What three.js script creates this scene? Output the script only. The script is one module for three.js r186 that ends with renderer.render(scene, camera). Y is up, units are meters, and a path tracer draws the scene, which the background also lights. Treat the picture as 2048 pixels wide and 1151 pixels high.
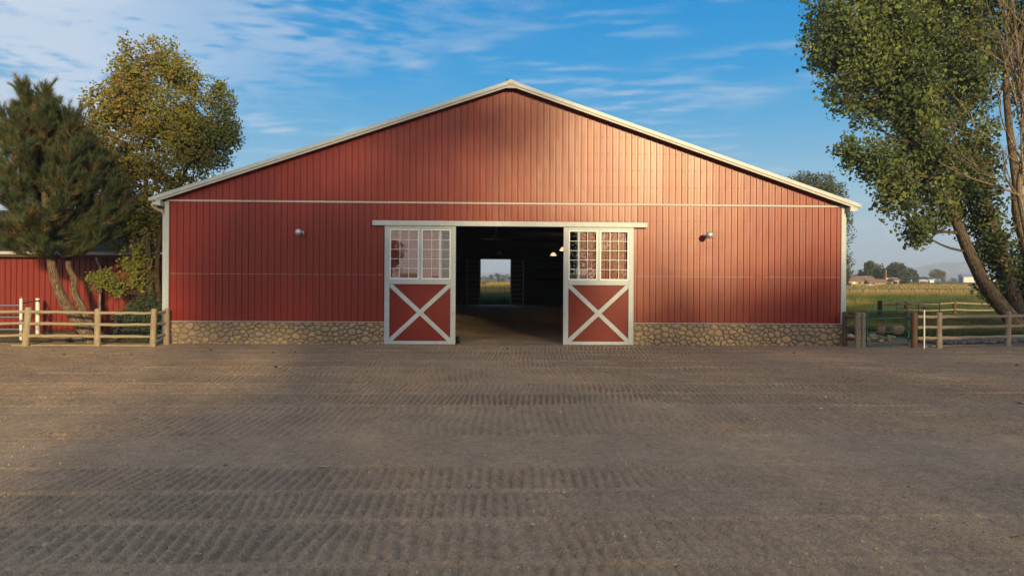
import * as THREE from 'three';
import { mergeGeometries, mergeVertices } from 'three/addons/utils/BufferGeometryUtils.js';
import { RoundedBoxGeometry } from 'three/addons/geometries/RoundedBoxGeometry.js';

// ---------------------------------------------------------------- camera, sky, sun, exposure
const scene = new THREE.Scene();
const camera = new THREE.PerspectiveCamera(44.71, 2048 / 1151, 0.1, 9000);
camera.position.set(-0.645, 2.409, 25.15);
camera.rotation.order = 'YXZ';
camera.rotation.set(0, -0.02914, 0.00623);
camera.setViewOffset(2048, 1151, 0, 20.5, 2048, 1151);      // level camera, lens shifted a little
const renderer = new THREE.WebGLRenderer({ antialias: true });
renderer.toneMapping = THREE.LinearToneMapping;
renderer.toneMappingExposure = 1.5;
renderer.shadowMap.enabled = true;

const SUN_AZ = 13.5 * Math.PI / 180, SUN_EL = 11 * Math.PI / 180;
const sunDir = new THREE.Vector3(Math.sin(SUN_AZ) * Math.cos(SUN_EL), Math.sin(SUN_EL), Math.cos(SUN_AZ) * Math.cos(SUN_EL));
const sun = new THREE.DirectionalLight(new THREE.Color().setRGB(1, 0.75, 0.37), 4.0);
sun.position.copy(sunDir).multiplyScalar(150);
sun.target.position.set(0, 0, 0);
sun.castShadow = true; sun.shadow.radius = 5; sun.shadow.mapSize.set(4096, 4096);
Object.assign(sun.shadow.camera, { left: -60, right: 60, top: 50, bottom: -30, near: 1, far: 400 });
scene.add(sun); scene.add(sun.target);

// ---------------------------------------------------------------- noise
function rng(seed) { let a = seed >>> 0; return () => { a = (a + 0x6D2B79F5) | 0; let t = Math.imul(a ^ (a >>> 15), 1 | a); t = (t + Math.imul(t ^ (t >>> 7), 61 | t)) ^ t; return ((t ^ (t >>> 14)) >>> 0) / 4294967296; }; }
const PT = (() => { const r = rng(7), t = new Float32Array(65536); for (let i = 0; i < 65536; i++) t[i] = r(); return t; })();
function n2(x, y) {                                              // value noise 0..1
  const i = Math.floor(x), j = Math.floor(y), fx = x - i, fy = y - j;
  const u = fx * fx * (3 - 2 * fx), v = fy * fy * (3 - 2 * fy);
  const h = (a, b) => PT[(((a * 73) ^ (b * 40503)) + a * 1619) & 65535];
  const a = h(i, j), b = h(i + 1, j), c = h(i, j + 1), d = h(i + 1, j + 1);
  return a + (b - a) * u + (c - a) * v + (a - b - c + d) * u * v;
}
function fbm(x, y, o = 4) { let s = 0, a = 0.5, t = 0; for (let k = 0; k < o; k++) { s += a * n2(x, y); t += a; a *= 0.5; const q = x * 1.6 + y * 1.2 + 17.3; y = -x * 1.2 + y * 1.6 + 5.1; x = q; } return s / t; }
const clamp = (x, a = 0, b = 1) => Math.min(b, Math.max(a, x));
const lerp = (a, b, t) => a + (b - a) * t;
const smooth = (a, b, x) => { const t = clamp((x - a) / (b - a)); return t * t * (3 - 2 * t); };

// ---------------------------------------------------------------- sky: clear morning air, a sheet of small clouds to the west, stretched behind the camera as added fill, thin cirrus elsewhere
{
  const AIR = 0.66, w = 4096, h = 2048, data = new Float32Array(w * h * 4);
  const stops = [[0, 0.45, 0.50, 0.58], [1.5, 0.44, 0.53, 0.63], [4, 0.42, 0.58, 0.69], [7.5, 0.29, 0.55, 0.74], [12, 0.12, 0.43, 0.74], [16, 0.035, 0.35, 0.73], [22, 0.003, 0.28, 0.68], [35, 0.02, 0.23, 0.57], [60, 0.03, 0.20, 0.50], [90, 0.03, 0.19, 0.47]];
  const sx = sunDir.x, sy = sunDir.y, sz = sunDir.z;
  for (let r = 0; r < h; r++) {
    const el = ((r + 0.5) / h - 0.5) * Math.PI, deg = el * 180 / Math.PI, dy = Math.sin(el), ce = Math.cos(el);
    let k = 0; while (k < stops.length - 2 && deg > stops[k + 1][0]) k++;
    const t = clamp((deg - stops[k][0]) / (stops[k + 1][0] - stops[k][0])), A = stops[k], B = stops[k + 1];
    const b0 = lerp(A[1], B[1], t), b1 = lerp(A[2], B[2], t), b2 = lerp(A[3], B[3], t);
    for (let c = 0; c < w; c++) {
      const o = (r * w + c) * 4; data[o + 3] = 1;
      if (deg < -0.3) { data[o] = 0.20; data[o + 1] = 0.18; data[o + 2] = 0.15; continue; }
      const az = ((c + 0.5) / w - 0.5) * 2 * Math.PI, dx = Math.cos(az) * ce, dz = Math.sin(az) * ce;
      let R = b0, G = b1, B2 = b2;
      const cs = dx * sx + dy * sy + dz * sz;                    // air is brighter and warmer round the low sun, strengthened for more fill
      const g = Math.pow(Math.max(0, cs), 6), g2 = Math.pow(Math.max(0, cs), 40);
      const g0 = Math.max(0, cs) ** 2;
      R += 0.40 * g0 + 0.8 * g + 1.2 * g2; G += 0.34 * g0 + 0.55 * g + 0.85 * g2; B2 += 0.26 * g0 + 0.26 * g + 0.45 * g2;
      if (deg > 0.5) {
        const q = 1 / (Math.max(dy, 0) + 0.07), px = dx * q, pz = dz * q;
        const wob = fbm(px * 0.8 + 3, pz * 0.8 + 9, 3);
        // sheet of small clouds; its unseen part behind the camera is added for neutral fill
        const bankFill = smooth(-0.50, -1.80, px + 1.6 * (wob - 0.5) - 0.40 * (pz + 3.2));
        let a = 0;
        if (bankFill > 0.002) {
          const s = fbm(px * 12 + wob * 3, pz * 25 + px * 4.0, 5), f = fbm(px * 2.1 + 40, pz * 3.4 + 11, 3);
          a = bankFill * clamp(smooth(0.36, 0.70, 0.60 * s + 0.42 * f + 0.14 * bankFill));
        }
        // cirrus wisps
        const m = smooth(0.47, 0.72, fbm(px * 1.3 + 21.6, pz * 1.7 + 3.4, 3));
        let ci = 0;
        if (m > 0.002) ci = m * smooth(0.40, 0.82, fbm(px * 5.0 + pz * 0.9 + wob * 2.5, pz * 15 - px * 3.2 + 50, 5)) * 0.5;
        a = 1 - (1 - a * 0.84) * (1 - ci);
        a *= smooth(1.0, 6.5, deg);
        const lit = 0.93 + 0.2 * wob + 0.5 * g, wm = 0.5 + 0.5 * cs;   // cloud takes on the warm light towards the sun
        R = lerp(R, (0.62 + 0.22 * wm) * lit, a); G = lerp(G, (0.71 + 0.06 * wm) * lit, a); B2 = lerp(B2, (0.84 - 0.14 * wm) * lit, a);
      }
      data[o] = R * AIR; data[o + 1] = G * AIR; data[o + 2] = B2 * AIR;
    }
  }
  const tex = new THREE.DataTexture(data, w, h, THREE.RGBAFormat, THREE.FloatType);
  tex.mapping = THREE.EquirectangularReflectionMapping; tex.magFilter = tex.minFilter = THREE.LinearFilter; tex.needsUpdate = true;
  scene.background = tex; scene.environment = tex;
}

// ---------------------------------------------------------------- helpers
const used = {};
function numbered(n) { const k = used[n] = (used[n] ?? -1) + 1; return k ? n + '_' + String(k).padStart(3, '0') : n; }
function tag(o, label, category, group, kind) { if (label) o.userData.label = label; if (category) o.userData.category = category; if (group) o.userData.group = group; if (kind) o.userData.kind = kind; return o; }
function base(name, [x, y, z], label, category, group) { const g = new THREE.Group(); g.name = numbered(name); g.position.set(x, y, z); scene.add(g); return tag(g, label, category, group); }
function mesh(name, geo, mat, parent) { const m = new THREE.Mesh(geo, mat); m.name = parent ? name : numbered(name); m.castShadow = m.receiveShadow = true; (parent ?? scene).add(m); return m; }
function group(name, parent) { const g = new THREE.Group(); g.name = name; parent.add(g); return g; }
const col = (r, g, b) => new THREE.Color().setRGB(r, g, b);
function box(x0, x1, y0, y1, z0, z1, r = 0) {                     // uv in metres, the long side along v
  const w = x1 - x0, h = y1 - y0, d = z1 - z0;
  const g = r > 0 ? new RoundedBoxGeometry(w, h, d, 1, r) : new THREE.BoxGeometry(w, h, d);
  g.translate((x0 + x1) / 2, (y0 + y1) / 2, (z0 + z1) / 2);
  return metricUV(g, w, h, d);
}
function metricUV(g, w, h, d) {
  const p = g.attributes.position, n = g.attributes.normal, uv = new Float32Array(p.count * 2);
  for (let i = 0; i < p.count; i++) {
    const ax = Math.abs(n.getX(i)), ay = Math.abs(n.getY(i)), az = Math.abs(n.getZ(i));
    let u, v;
    if (az >= ax && az >= ay) { u = p.getX(i); v = p.getY(i); } else if (ax >= ay) { u = p.getZ(i); v = p.getY(i); } else { u = p.getX(i); v = p.getZ(i); }
    if (w > h && w > d) { const t = u; u = v; v = t; }
    uv[2 * i] = u; uv[2 * i + 1] = v;
  }
  g.setAttribute('uv', new THREE.BufferAttribute(uv, 2)); return g;
}
function tube(pts, rads, seg = 8, o = {}) {                        // tapered tube along points, closed ends; o.bump = uneven radius
  const P = pts.map((p) => p.isVector3 ? p : new THREE.Vector3(...p)), n = P.length, pos = [], uv = [], idx = [];
  const fr = P.map((p, i) => new THREE.Vector3().subVectors(P[Math.min(n - 1, i + 1)], P[Math.max(0, i - 1)]).normalize());
  let nx = new THREE.Vector3(1, 0, 0); if (Math.abs(fr[0].x) > 0.8) nx.set(0, 0, 1);
  let len = o.v0 ?? 0; const ring = (i, rad, c) => {
    nx.addScaledVector(fr[i], -nx.dot(fr[i])).normalize(); const ny = new THREE.Vector3().crossVectors(fr[i], nx);
    for (let k = 0; k <= seg; k++) {
      const a = (k % seg) / seg * 2 * Math.PI, b = rad * (1 + (o.bump ? o.bump * (n2((k % seg) * 1.7 + (o.seed ?? 0) * 9.1, len * (o.freq ?? 3) + (o.seed ?? 0)) - 0.5) * 2 : 0));
      pos.push(c.x + (nx.x * Math.cos(a) + ny.x * Math.sin(a)) * b, c.y + (nx.y * Math.cos(a) + ny.y * Math.sin(a)) * b, c.z + (nx.z * Math.cos(a) + ny.z * Math.sin(a)) * b);
      uv.push(k / seg * 2 * Math.PI * (o.uvr ?? rads[0]), len);
    }
  };
  const rings = [];
  if (o.dome0) { rings.push([0, rads[0] * 0.55, P[0].clone().addScaledVector(fr[0], -rads[0] * o.dome0)]); }
  P.forEach((p, i) => rings.push([i, rads[i], p]));
  if (o.dome1) { rings.push([n - 1, rads[n - 1] * 0.80, P[n - 1].clone().addScaledVector(fr[n - 1], rads[n - 1] * o.dome1 * 0.7)]); rings.push([n - 1, rads[n - 1] * 0.45, P[n - 1].clone().addScaledVector(fr[n - 1], rads[n - 1] * o.dome1)]); }
  rings.forEach(([i, r, c], j) => { if (j) len += c.distanceTo(rings[j - 1][2]); ring(i, r, c); });
  const S = seg + 1, m = rings.length;
  for (let j = 0; j < m - 1; j++) for (let k = 0; k < seg; k++) { const a = j * S + k, b = a + S; idx.push(a, a + 1, b, a + 1, b + 1, b); }
  for (const [j, flip] of [[0, 1], [m - 1, 0]]) {
    const c = rings[j][2], at = pos.length / 3; pos.push(c.x, c.y, c.z); uv.push(0, len);
    for (let k = 0; k < seg; k++) flip ? idx.push(at, j * S + k + 1, j * S + k) : idx.push(at, j * S + k, j * S + k + 1);
  }
  const g = new THREE.BufferGeometry();
  g.setAttribute('position', new THREE.Float32BufferAttribute(pos, 3)); g.setAttribute('uv', new THREE.Float32BufferAttribute(uv, 2)); g.setIndex(idx); g.computeVertexNormals();
  const N = g.attributes.normal;                                   // join the seam
  for (let j = 0; j < m; j++) { const a = j * S, b = a + seg, v = new THREE.Vector3(N.getX(a) + N.getX(b), N.getY(a) + N.getY(b), N.getZ(a) + N.getZ(b)).normalize(); N.setXYZ(a, v.x, v.y, v.z); N.setXYZ(b, v.x, v.y, v.z); }
  return g;
}
function prism(points, z0, z1) {                                  // polygon in x,y pushed along z
  const g = new THREE.ExtrudeGeometry(new THREE.Shape(points.map(([x, y]) => new THREE.Vector2(x, y))), { depth: z1 - z0, bevelEnabled: false });
  g.translate(0, 0, z0); return g;
}
function canvasless(w, h, f, srgb = true) {                       // DataTexture from f(u,v) -> [r,g,b] 0..1
  const d = new Uint8Array(w * h * 4);
  for (let j = 0; j < h; j++) for (let i = 0; i < w; i++) { const c = f(i / w, j / h, i, j), o = (j * w + i) * 4; d[o] = clamp(c[0]) * 255; d[o + 1] = clamp(c[1]) * 255; d[o + 2] = clamp(c[2]) * 255; d[o + 3] = 255; }
  const t = new THREE.DataTexture(d, w, h, THREE.RGBAFormat); t.wrapS = t.wrapT = THREE.RepeatWrapping; t.magFilter = THREE.LinearFilter; t.minFilter = THREE.LinearMipmapLinearFilter; t.generateMipmaps = true;
  if (srgb) t.colorSpace = THREE.SRGBColorSpace; t.needsUpdate = true; return t;
}
function tn(u, v, f, s) {                                          // tiling noise: f cells over the tile
  const x = u * f, y = v * f, i = Math.floor(x), j = Math.floor(y), fx = x - i, fy = y - j, q = (a, b) => PT[(((a % f + f) % f) * 131 + ((b % f + f) % f) * 7919 + s * 977) & 65535];
  const a = fx * fx * (3 - 2 * fx), b = fy * fy * (3 - 2 * fy);
  return lerp(lerp(q(i, j), q(i + 1, j), a), lerp(q(i, j + 1), q(i + 1, j + 1), a), b);
}
function tnA(u, v, fu, fv, s) { const x = u * fu, y = v * fv, i = Math.floor(x), j = Math.floor(y), fx = x - i, fy = y - j, q = (a, b) => PT[(((a % fu + fu) % fu) * 131 + ((b % fv + fv) % fv) * 7919 + s * 977) & 65535]; const a = fx * fx * (3 - 2 * fx), b = fy * fy * (3 - 2 * fy); return lerp(lerp(q(i, j), q(i + 1, j), a), lerp(q(i, j + 1), q(i + 1, j + 1), a), b); }
function rep(t, x, y) { const c = t.clone(); c.repeat.set(x, y); c.needsUpdate = true; return c; }

// ---------------------------------------------------------------- textures and materials
const T = {};
T.dirt = canvasless(1024, 1024, (u, v) => { const a = 0.4 * tn(u, v, 256, 1) + 0.3 * tn(u, v, 128, 2) + 0.2 * tn(u, v, 32, 3) + 0.1 * tn(u, v, 8, 4), s = tn(u, v, 190, 5) > 0.93 ? 0.11 : 0, k = tn(u, v, 150, 6) > 0.91 ? -0.20 : 0; const m = 0.79 + 0.40 * (a - 0.5) + s + k; return [m, m * 0.985, m * 0.965]; });
T.dirtBump = canvasless(1024, 1024, (u, v) => { const a = 0.35 * tn(u, v, 300, 1) + 0.35 * tn(u, v, 150, 2) + 0.3 * tn(u, v, 48, 3); return [a, a, a]; }, false);
T.wood = canvasless(256, 1024, (u, v) => { const g = 0.5 * tnA(u, v, 64, 6, 11) + 0.3 * tnA(u, v, 128, 14, 12) + 0.2 * tnA(u, v, 12, 10, 13), k = tnA(u, v, 90, 3, 14) > 0.86 ? -0.22 : 0, m = 0.80 + 0.34 * (g - 0.5) + k; return [m, m * 0.98, m * 0.95]; });
T.woodBump = canvasless(256, 1024, (u, v) => { const g = 0.6 * tnA(u, v, 64, 6, 11) + 0.4 * tnA(u, v, 128, 14, 12), k = tnA(u, v, 90, 3, 14) > 0.86 ? -0.4 : 0; return [g + k, g + k, g + k]; }, false);
T.bark = canvasless(512, 512, (u, v) => { const g = tnA(u, v, 26, 7, 21), r = Math.abs(tnA(u, v, 14, 5, 22) - 0.5) * 2, f = tn(u, v, 120, 23), m = 0.40 + 0.36 * smooth(0.05, 0.5, r) + 0.24 * (g - 0.5) + 0.20 * (f - 0.5); return [m, m * 0.97, m * 0.93]; });
T.barkBump = canvasless(512, 512, (u, v) => { const r = Math.abs(tnA(u, v, 14, 5, 22) - 0.5) * 2, m = 0.7 * smooth(0.0, 0.5, r) + 0.3 * tn(u, v, 90, 23); return [m, m, m]; }, false);
T.fine = canvasless(512, 512, (u, v) => { const a = 0.4 * tn(u, v, 200, 31) + 0.35 * tn(u, v, 64, 32) + 0.25 * tn(u, v, 10, 33), m = 0.9 + 0.18 * (a - 0.5); return [m, m, m]; });
T.fineBump = canvasless(512, 512, (u, v) => { const a = 0.5 * tn(u, v, 200, 31) + 0.5 * tn(u, v, 50, 32); return [a, a, a]; }, false);
T.stone = canvasless(512, 512, (u, v) => { const a = 0.35 * tn(u, v, 180, 41) + 0.35 * tn(u, v, 50, 42) + 0.3 * tn(u, v, 14, 43), m = 0.86 + 0.36 * (a - 0.5); return [m, m * 0.99, m * 0.97]; });
// paint: faint streaks down the sheets; dents where the screws pull the sheet in beside a rib
T.paint = canvasless(512, 512, (u, v) => { const a = 0.6 * tnA(u, v, 170, 5, 51) + 0.4 * tnA(u, v, 40, 9, 52), m = 0.93 + 0.13 * (a - 0.5); return [m, m, m]; });
T.dent = canvasless(64, 256, (u, v) => { const d = (x, y) => Math.exp(-(((u - x) / 0.09) ** 2 + ((v - y) / 0.04) ** 2)); const a = 0.75 - 0.6 * d(0.36, 0.3) + 0.25 * Math.exp(-(((u - 0.36) / 0.03) ** 2 + ((v - 0.3) / 0.011) ** 2)) - 0.2 * d(0.7, 0.3); return [a, a, a]; }, false);
const std = (o) => new THREE.MeshStandardMaterial(o), phys = (o) => new THREE.MeshPhysicalMaterial(o);
const M = {
  red: phys({ color: col(0.25, 0.023, 0.012), roughness: 0.35, specularIntensity: 0.85, map: rep(T.paint, 0.25, 0.25), bumpMap: rep(T.dent, 1 / 0.2286, 1 / 0.61), bumpScale: 0.0042 }),
  redDoor: phys({ color: col(0.20, 0.015, 0.009), roughness: 0.5, specularIntensity: 0.6, map: rep(T.fine, 0.6, 0.6) }),
  white: std({ color: col(0.50, 0.565, 0.59), roughness: 0.45, map: rep(T.fine, 0.7, 0.7) }),
  cream: std({ color: col(0.52, 0.50, 0.46), roughness: 0.5, map: rep(T.fine, 0.7, 0.7) }),
  muntin: std({ color: col(0.72, 0.74, 0.74), roughness: 0.4 }),
  soffit: std({ color: col(0.16, 0.085, 0.065), roughness: 0.75, map: rep(T.wood, 1, 1) }),
  roof: std({ color: col(0.55, 0.55, 0.53), roughness: 0.45, map: rep(T.fine, 0.5, 0.5) }),
  glass: phys({ color: col(0.93, 0.96, 0.95), roughness: 0.0, transmission: 1, thickness: 0, ior: 2.1 }),
  mortar: std({ color: col(0.42, 0.34, 0.24), roughness: 0.95, map: rep(T.stone, 2, 2), bumpMap: rep(T.fineBump, 3, 3), bumpScale: 0.006 }),
  steel: std({ color: col(0.55, 0.56, 0.56), roughness: 0.35, metalness: 0.9 }),
  galv: std({ color: col(0.42, 0.43, 0.44), roughness: 0.42, metalness: 0.8, map: rep(T.fine, 2, 2) }),
  black: std({ color: col(0.02, 0.02, 0.022), roughness: 0.5 }),
  lampHead: std({ color: col(0.66, 0.68, 0.66), roughness: 0.3, metalness: 0.55, map: rep(T.fine, 3, 3) }),
  logPale: std({ color: col(0.50, 0.42, 0.29), roughness: 0.85, map: rep(T.wood, 2.2, 0.7), bumpMap: rep(T.woodBump, 2.2, 0.7), bumpScale: 0.006 }),
  logGrey: std({ color: col(0.44, 0.37, 0.28), roughness: 0.88, map: rep(T.wood, 2.2, 0.7), bumpMap: rep(T.woodBump, 2.2, 0.7), bumpScale: 0.006 }),
  logBrown: std({ color: col(0.20, 0.12, 0.075), roughness: 0.88, map: rep(T.wood, 2.2, 0.7), bumpMap: rep(T.woodBump, 2.2, 0.7), bumpScale: 0.006 }),
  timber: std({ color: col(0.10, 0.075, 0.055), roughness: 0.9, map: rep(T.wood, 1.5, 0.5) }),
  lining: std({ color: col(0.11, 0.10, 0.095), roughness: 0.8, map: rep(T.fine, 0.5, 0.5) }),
  green: std({ color: col(0.008, 0.085, 0.055), roughness: 0.38 }),
  pvc: std({ color: col(0.72, 0.71, 0.66), roughness: 0.4 }),
};

// ---------------------------------------------------------------- the ground
function terr(x, z) { const d = Math.hypot(x + 0.6, z - 25); return 1.7 * (1 - Math.exp(-Math.max(0, d - 60) / 220)); }
function gridSheet(xs, zs, hf, cf, uvs = 1) {
  const nx = xs.length, nz = zs.length, pos = new Float32Array(nx * nz * 3), uv = new Float32Array(nx * nz * 2), cl = cf ? new Float32Array(nx * nz * 3) : null, idx = new Uint32Array((nx - 1) * (nz - 1) * 6);
  for (let j = 0, o = 0; j < nz; j++) for (let i = 0; i < nx; i++, o++) {
    pos[3 * o] = xs[i]; pos[3 * o + 1] = hf(xs[i], zs[j]); pos[3 * o + 2] = zs[j]; uv[2 * o] = xs[i] * uvs; uv[2 * o + 1] = zs[j] * uvs;
    if (cf) { const c = cf(xs[i], zs[j]); cl[3 * o] = c[0]; cl[3 * o + 1] = c[1]; cl[3 * o + 2] = c[2]; }
  }
  for (let j = 0, o = 0; j < nz - 1; j++) for (let i = 0; i < nx - 1; i++) { const a = j * nx + i, b = a + nx; idx[o++] = a; idx[o++] = b; idx[o++] = a + 1; idx[o++] = a + 1; idx[o++] = b; idx[o++] = b + 1; }
  const g = new THREE.BufferGeometry(); g.setAttribute('position', new THREE.BufferAttribute(pos, 3)); g.setAttribute('uv', new THREE.BufferAttribute(uv, 2));
  if (cf) g.setAttribute('color', new THREE.BufferAttribute(cl, 3));
  g.setIndex(new THREE.BufferAttribute(idx, 1)); g.computeVertexNormals(); return g;
}
const steps = (list) => { const r = []; for (const [a, b, s] of list) { const n = Math.max(1, Math.round(Math.abs(b - a) / s)); for (let i = 0; i < n; i++) r.push(a + (b - a) * i / n); } r.push(list[list.length - 1][1]); return r; };

// fields: green pasture, strips of dry grass and crops, pale stubble far off
const FIELD = { green: [0.055, 0.085, 0.022], dry: [0.34, 0.24, 0.075], dark: [0.035, 0.058, 0.022], olive: [0.12, 0.13, 0.032], tan: [0.33, 0.27, 0.19] };
function fieldColor(x, z) {
  const q = z + 9 * (n2(x * 0.05, z * 0.05) - 0.5), seq = [[-60, 'green'], [-66, 'olive'], [-84, 'dry'], [-103, 'dark'], [-122, 'dry'], [-138, 'olive'], [-165, 'dry'], [-250, 'dark'], [-420, 'tan'], [-560, 'dark'], [-9999, 'tan']];
  let k = 0; while (q < seq[k][0]) k++;
  const c = FIELD[seq[k][1]], m = 0.7 + 0.6 * fbm(x * 0.35, z * 0.35, 3), d = FIELD.dry, t = 0.35 * smooth(0.5, 0.8, fbm(x * 0.09 + 7, z * 0.13, 3));
  return c.map((v, i) => lerp(v, d[i], t) * m);
}
{
  const xs = steps([[-3600, -600, 300], [-600, -100, 50], [-100, -20, 8], [-20, 90, 1.6], [90, 300, 7], [300, 900, 40], [900, 3900, 300]]);
  const zs = steps([[260, 70, 20], [70, 0, 5], [0, -130, 1.3], [-130, -300, 4], [-300, -900, 30], [-900, -4200, 300]]);
  const g = mesh('field_ground', gridSheet(xs, zs, (x, z) => terr(x, z) - 0.07, fieldColor, 1), std({ vertexColors: true, roughness: 1, map: rep(T.dirt, 0.13, 0.13), bumpMap: rep(T.dirtBump, 0.2, 0.2), bumpScale: 0.08 }));
  tag(g, 'green pasture and dry grass fields running out to the mesa', 'field', null, 'structure');
}
// dirt yard, harrowed in passes that run along the barn
const PASS = [-3, 0.9, 2.1, 3.3, 4.9, 6.4, 7.7, 9.3, 10.6, 12.0, 14.55, 16.2, 17.25, 18.2, 19.25, 20.4, 24];
const PASSA = [0.8, 1.7, 1.9, 1.5, 1.9, 1.5, 2.0, 1.6, 1.9, 0.9, 0.1, 1.1, 1.1, 1.1, 1.1, 1.0, 0.8];
const GROOVE = [1.5, 2.6, 3.8, 4.3, 5.5, 7.0, 8.4, 9.9, 11.2, 12.7];
const FEET = [[-7.11, 14.5], [-6.93, 13.84], [-6.48, 13.25], [-2.74, 13.84], [-2.25, 13.36], [-1.6, 12.89], [-3.11, 14.51], [-0.38, 12.03], [-6.24, 12.68]];
function yardH(x, z) {
  const zz = z + 0.16 * (n2(x * 0.25 + 3, z * 0.2) - 0.5) + 0.006 * x;
  let k = 0; while (k < PASS.length - 2 && zz > PASS[k + 1]) k++;
  const t = (zz - PASS[k]) / (PASS[k + 1] - PASS[k]), edge = Math.min(zz - PASS[k], PASS[k + 1] - zz);
  const wob = n2(x * 1.3 + k * 31, zz * 1.1 + 5);
  const ph = (x + (0.10 - 0.03 * k % 0.2) * zz) / (0.112 + 0.010 * ((k * 7) % 4)) + 1.1 * wob + k * 0.37;
  const sn = Math.sin(Math.PI * ph); let s = 0.35 * (1 - 2 * sn * sn) - 1.5 * Math.pow(Math.abs(sn), 7) * (0.45 + 0.9 * n2(x * 9, zz * 7));
  let patch = 0.25 + 0.75 * smooth(0.18, 0.46, fbm(x * 0.32 + k * 5.3, zz * 0.5 + 2, 2));
  if (z > 15) patch *= 1 - 0.45 * smooth(0.6, 3.2, x);              // the near right was dragged smoother
  const along = 0.86 + 0.14 * Math.sin(zz * 23 + 6 * n2(x * 2, k));
  let h = 0.024 * PASSA[k] * s * patch * smooth(0, 0.12, edge) * along;
  h += 0.026 * Math.exp(-(((zz - PASS[k]) / 0.055) ** 2)) * (n2(x * 0.9, k * 3.3) - 0.25) * 1.2 - 0.016 * Math.exp(-(((zz - PASS[k] - 0.09) / 0.045) ** 2)) * smooth(0.2, 0.6, n2(x * 0.5 + 9, k * 1.7));
  for (const q of GROOVE) if (Math.abs(zz - q) < 0.3) h -= 0.020 * Math.exp(-(((zz - q) / 0.065) ** 2)) * smooth(0.15, 0.5, n2(x * 0.35 + q * 7, q));
  h += 0.016 * (fbm(x * 5, z * 5, 3) - 0.5) + 0.022 * (fbm(x * 0.9, z * 0.9, 2) - 0.5) + 0.014 * Math.max(0, n2(x * 14, z * 14) - 0.72);
  for (const [fx, fz] of FEET) { const dx = x - fx, dz = z - fz; if (dx * dx + dz * dz < 0.25) { const a = (dx * 0.93 + dz * 0.35) / 0.19, b = (-dx * 0.35 + dz * 0.93) / 0.085, r = a * a + b * b; h += -0.024 * Math.exp(-r * r) + 0.010 * Math.exp(-((Math.sqrt(r) - 1.35) ** 2) * 8); } }
  return h + 0.012;
}
function dirtColor(x, z) { const a = fbm(x * 0.4, z * 0.7, 3), b = fbm(x * 2.2 + 9, z * 2.2, 3), m = 0.86 + 0.20 * (a - 0.5) + 0.22 * (b - 0.5), w = fbm(x * 0.13 + 3, z * 0.35 + 8, 2); return [m * (1.0 + 0.10 * (w - 0.5)), m, m * (1 - 0.12 * (w - 0.5))]; }
M.dirt = std({ color: col(0.65, 0.465, 0.295), roughness: 0.96, vertexColors: true, map: rep(T.dirt, 0.31, 0.31), bumpMap: rep(T.dirtBump, 0.45, 0.45), bumpScale: 0.016 });
{
  const xs = steps([[-90, -20, 5], [-20, -18, 0.4], [-18, 18.5, 0.025], [18.5, 22, 0.4], [22, 95, 5]]);
  const zs = steps([[-0.3, 9, 0.062], [9, 15, 0.055], [15, 20.6, 0.04], [20.6, 26, 0.25], [26, 110, 4]]);
  tag(mesh('dirt_yard', gridSheet(xs, zs, (x, z) => yardH(x, z) - 0.10 * smooth(0.0, -0.3, z) * smooth(12.1, 12.4, Math.abs(x)), dirtColor), M.dirt), 'brown harrowed dirt yard in front of the barn', 'yard', null, 'structure');
  const xi = steps([[-12.1, -4, 0.3], [-4, 4, 0.045], [4, 12.1, 0.3]]), zi = steps([[-36.4, -12, 0.6], [-12, -4, 0.12], [-4, -0.3, 0.07]]);
  const inH = (x, z) => { const f = smooth(-0.3, -1.2, z), s = Math.sin(2 * Math.PI * ((x + 0.5 * z) / 0.34 + 0.9 * n2(x, z * 0.8))); return lerp(yardH(x, z), 0.012 + 0.024 * s * smooth(0.25, 0.6, fbm(x * 0.5 + 4, z * 0.6, 2)) + 0.05 * (fbm(x * 0.8, z * 0.8, 3) - 0.5), f); };
  tag(mesh('arena_floor', gridSheet(xi, zi, inH, dirtColor), M.dirt), 'raked sand floor inside the barn', 'floor', null, 'structure');
  // strips beside the barn
  const bare = std({ color: col(0.42, 0.30, 0.20), roughness: 1, vertexColors: true, map: rep(T.dirt, 0.5, 0.5), bumpMap: rep(T.dirtBump, 0.7, 0.7), bumpScale: 0.03 });
  tag(mesh('bare_soil_strip', gridSheet(steps([[-45, -12.25, 0.25]]), steps([[-7, -0.25, 0.25]]), (x, z) => -0.03 + 0.10 * (fbm(x * 0.9, z * 0.9, 3) - 0.5) - 0.05 * smooth(-0.6, -0.25, z), dirtColor), bare), 'brown bare soil with litter below the pine tree', 'soil', null, 'structure');
  tag(mesh('footpath', gridSheet(steps([[12.3, 30, 0.25]]), steps([[-4.6, -0.25, 0.25]]), (x, z) => -0.02 + 0.06 * (fbm(x, z, 3) - 0.5) - 0.05 * smooth(-0.6, -0.25, z) - 0.10 * smooth(-3.4, -4.6, z + 0.6 * n2(x, 3)), dirtColor), bare), 'bare brown soil path behind the green gate', 'path', null, 'structure');
}

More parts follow.
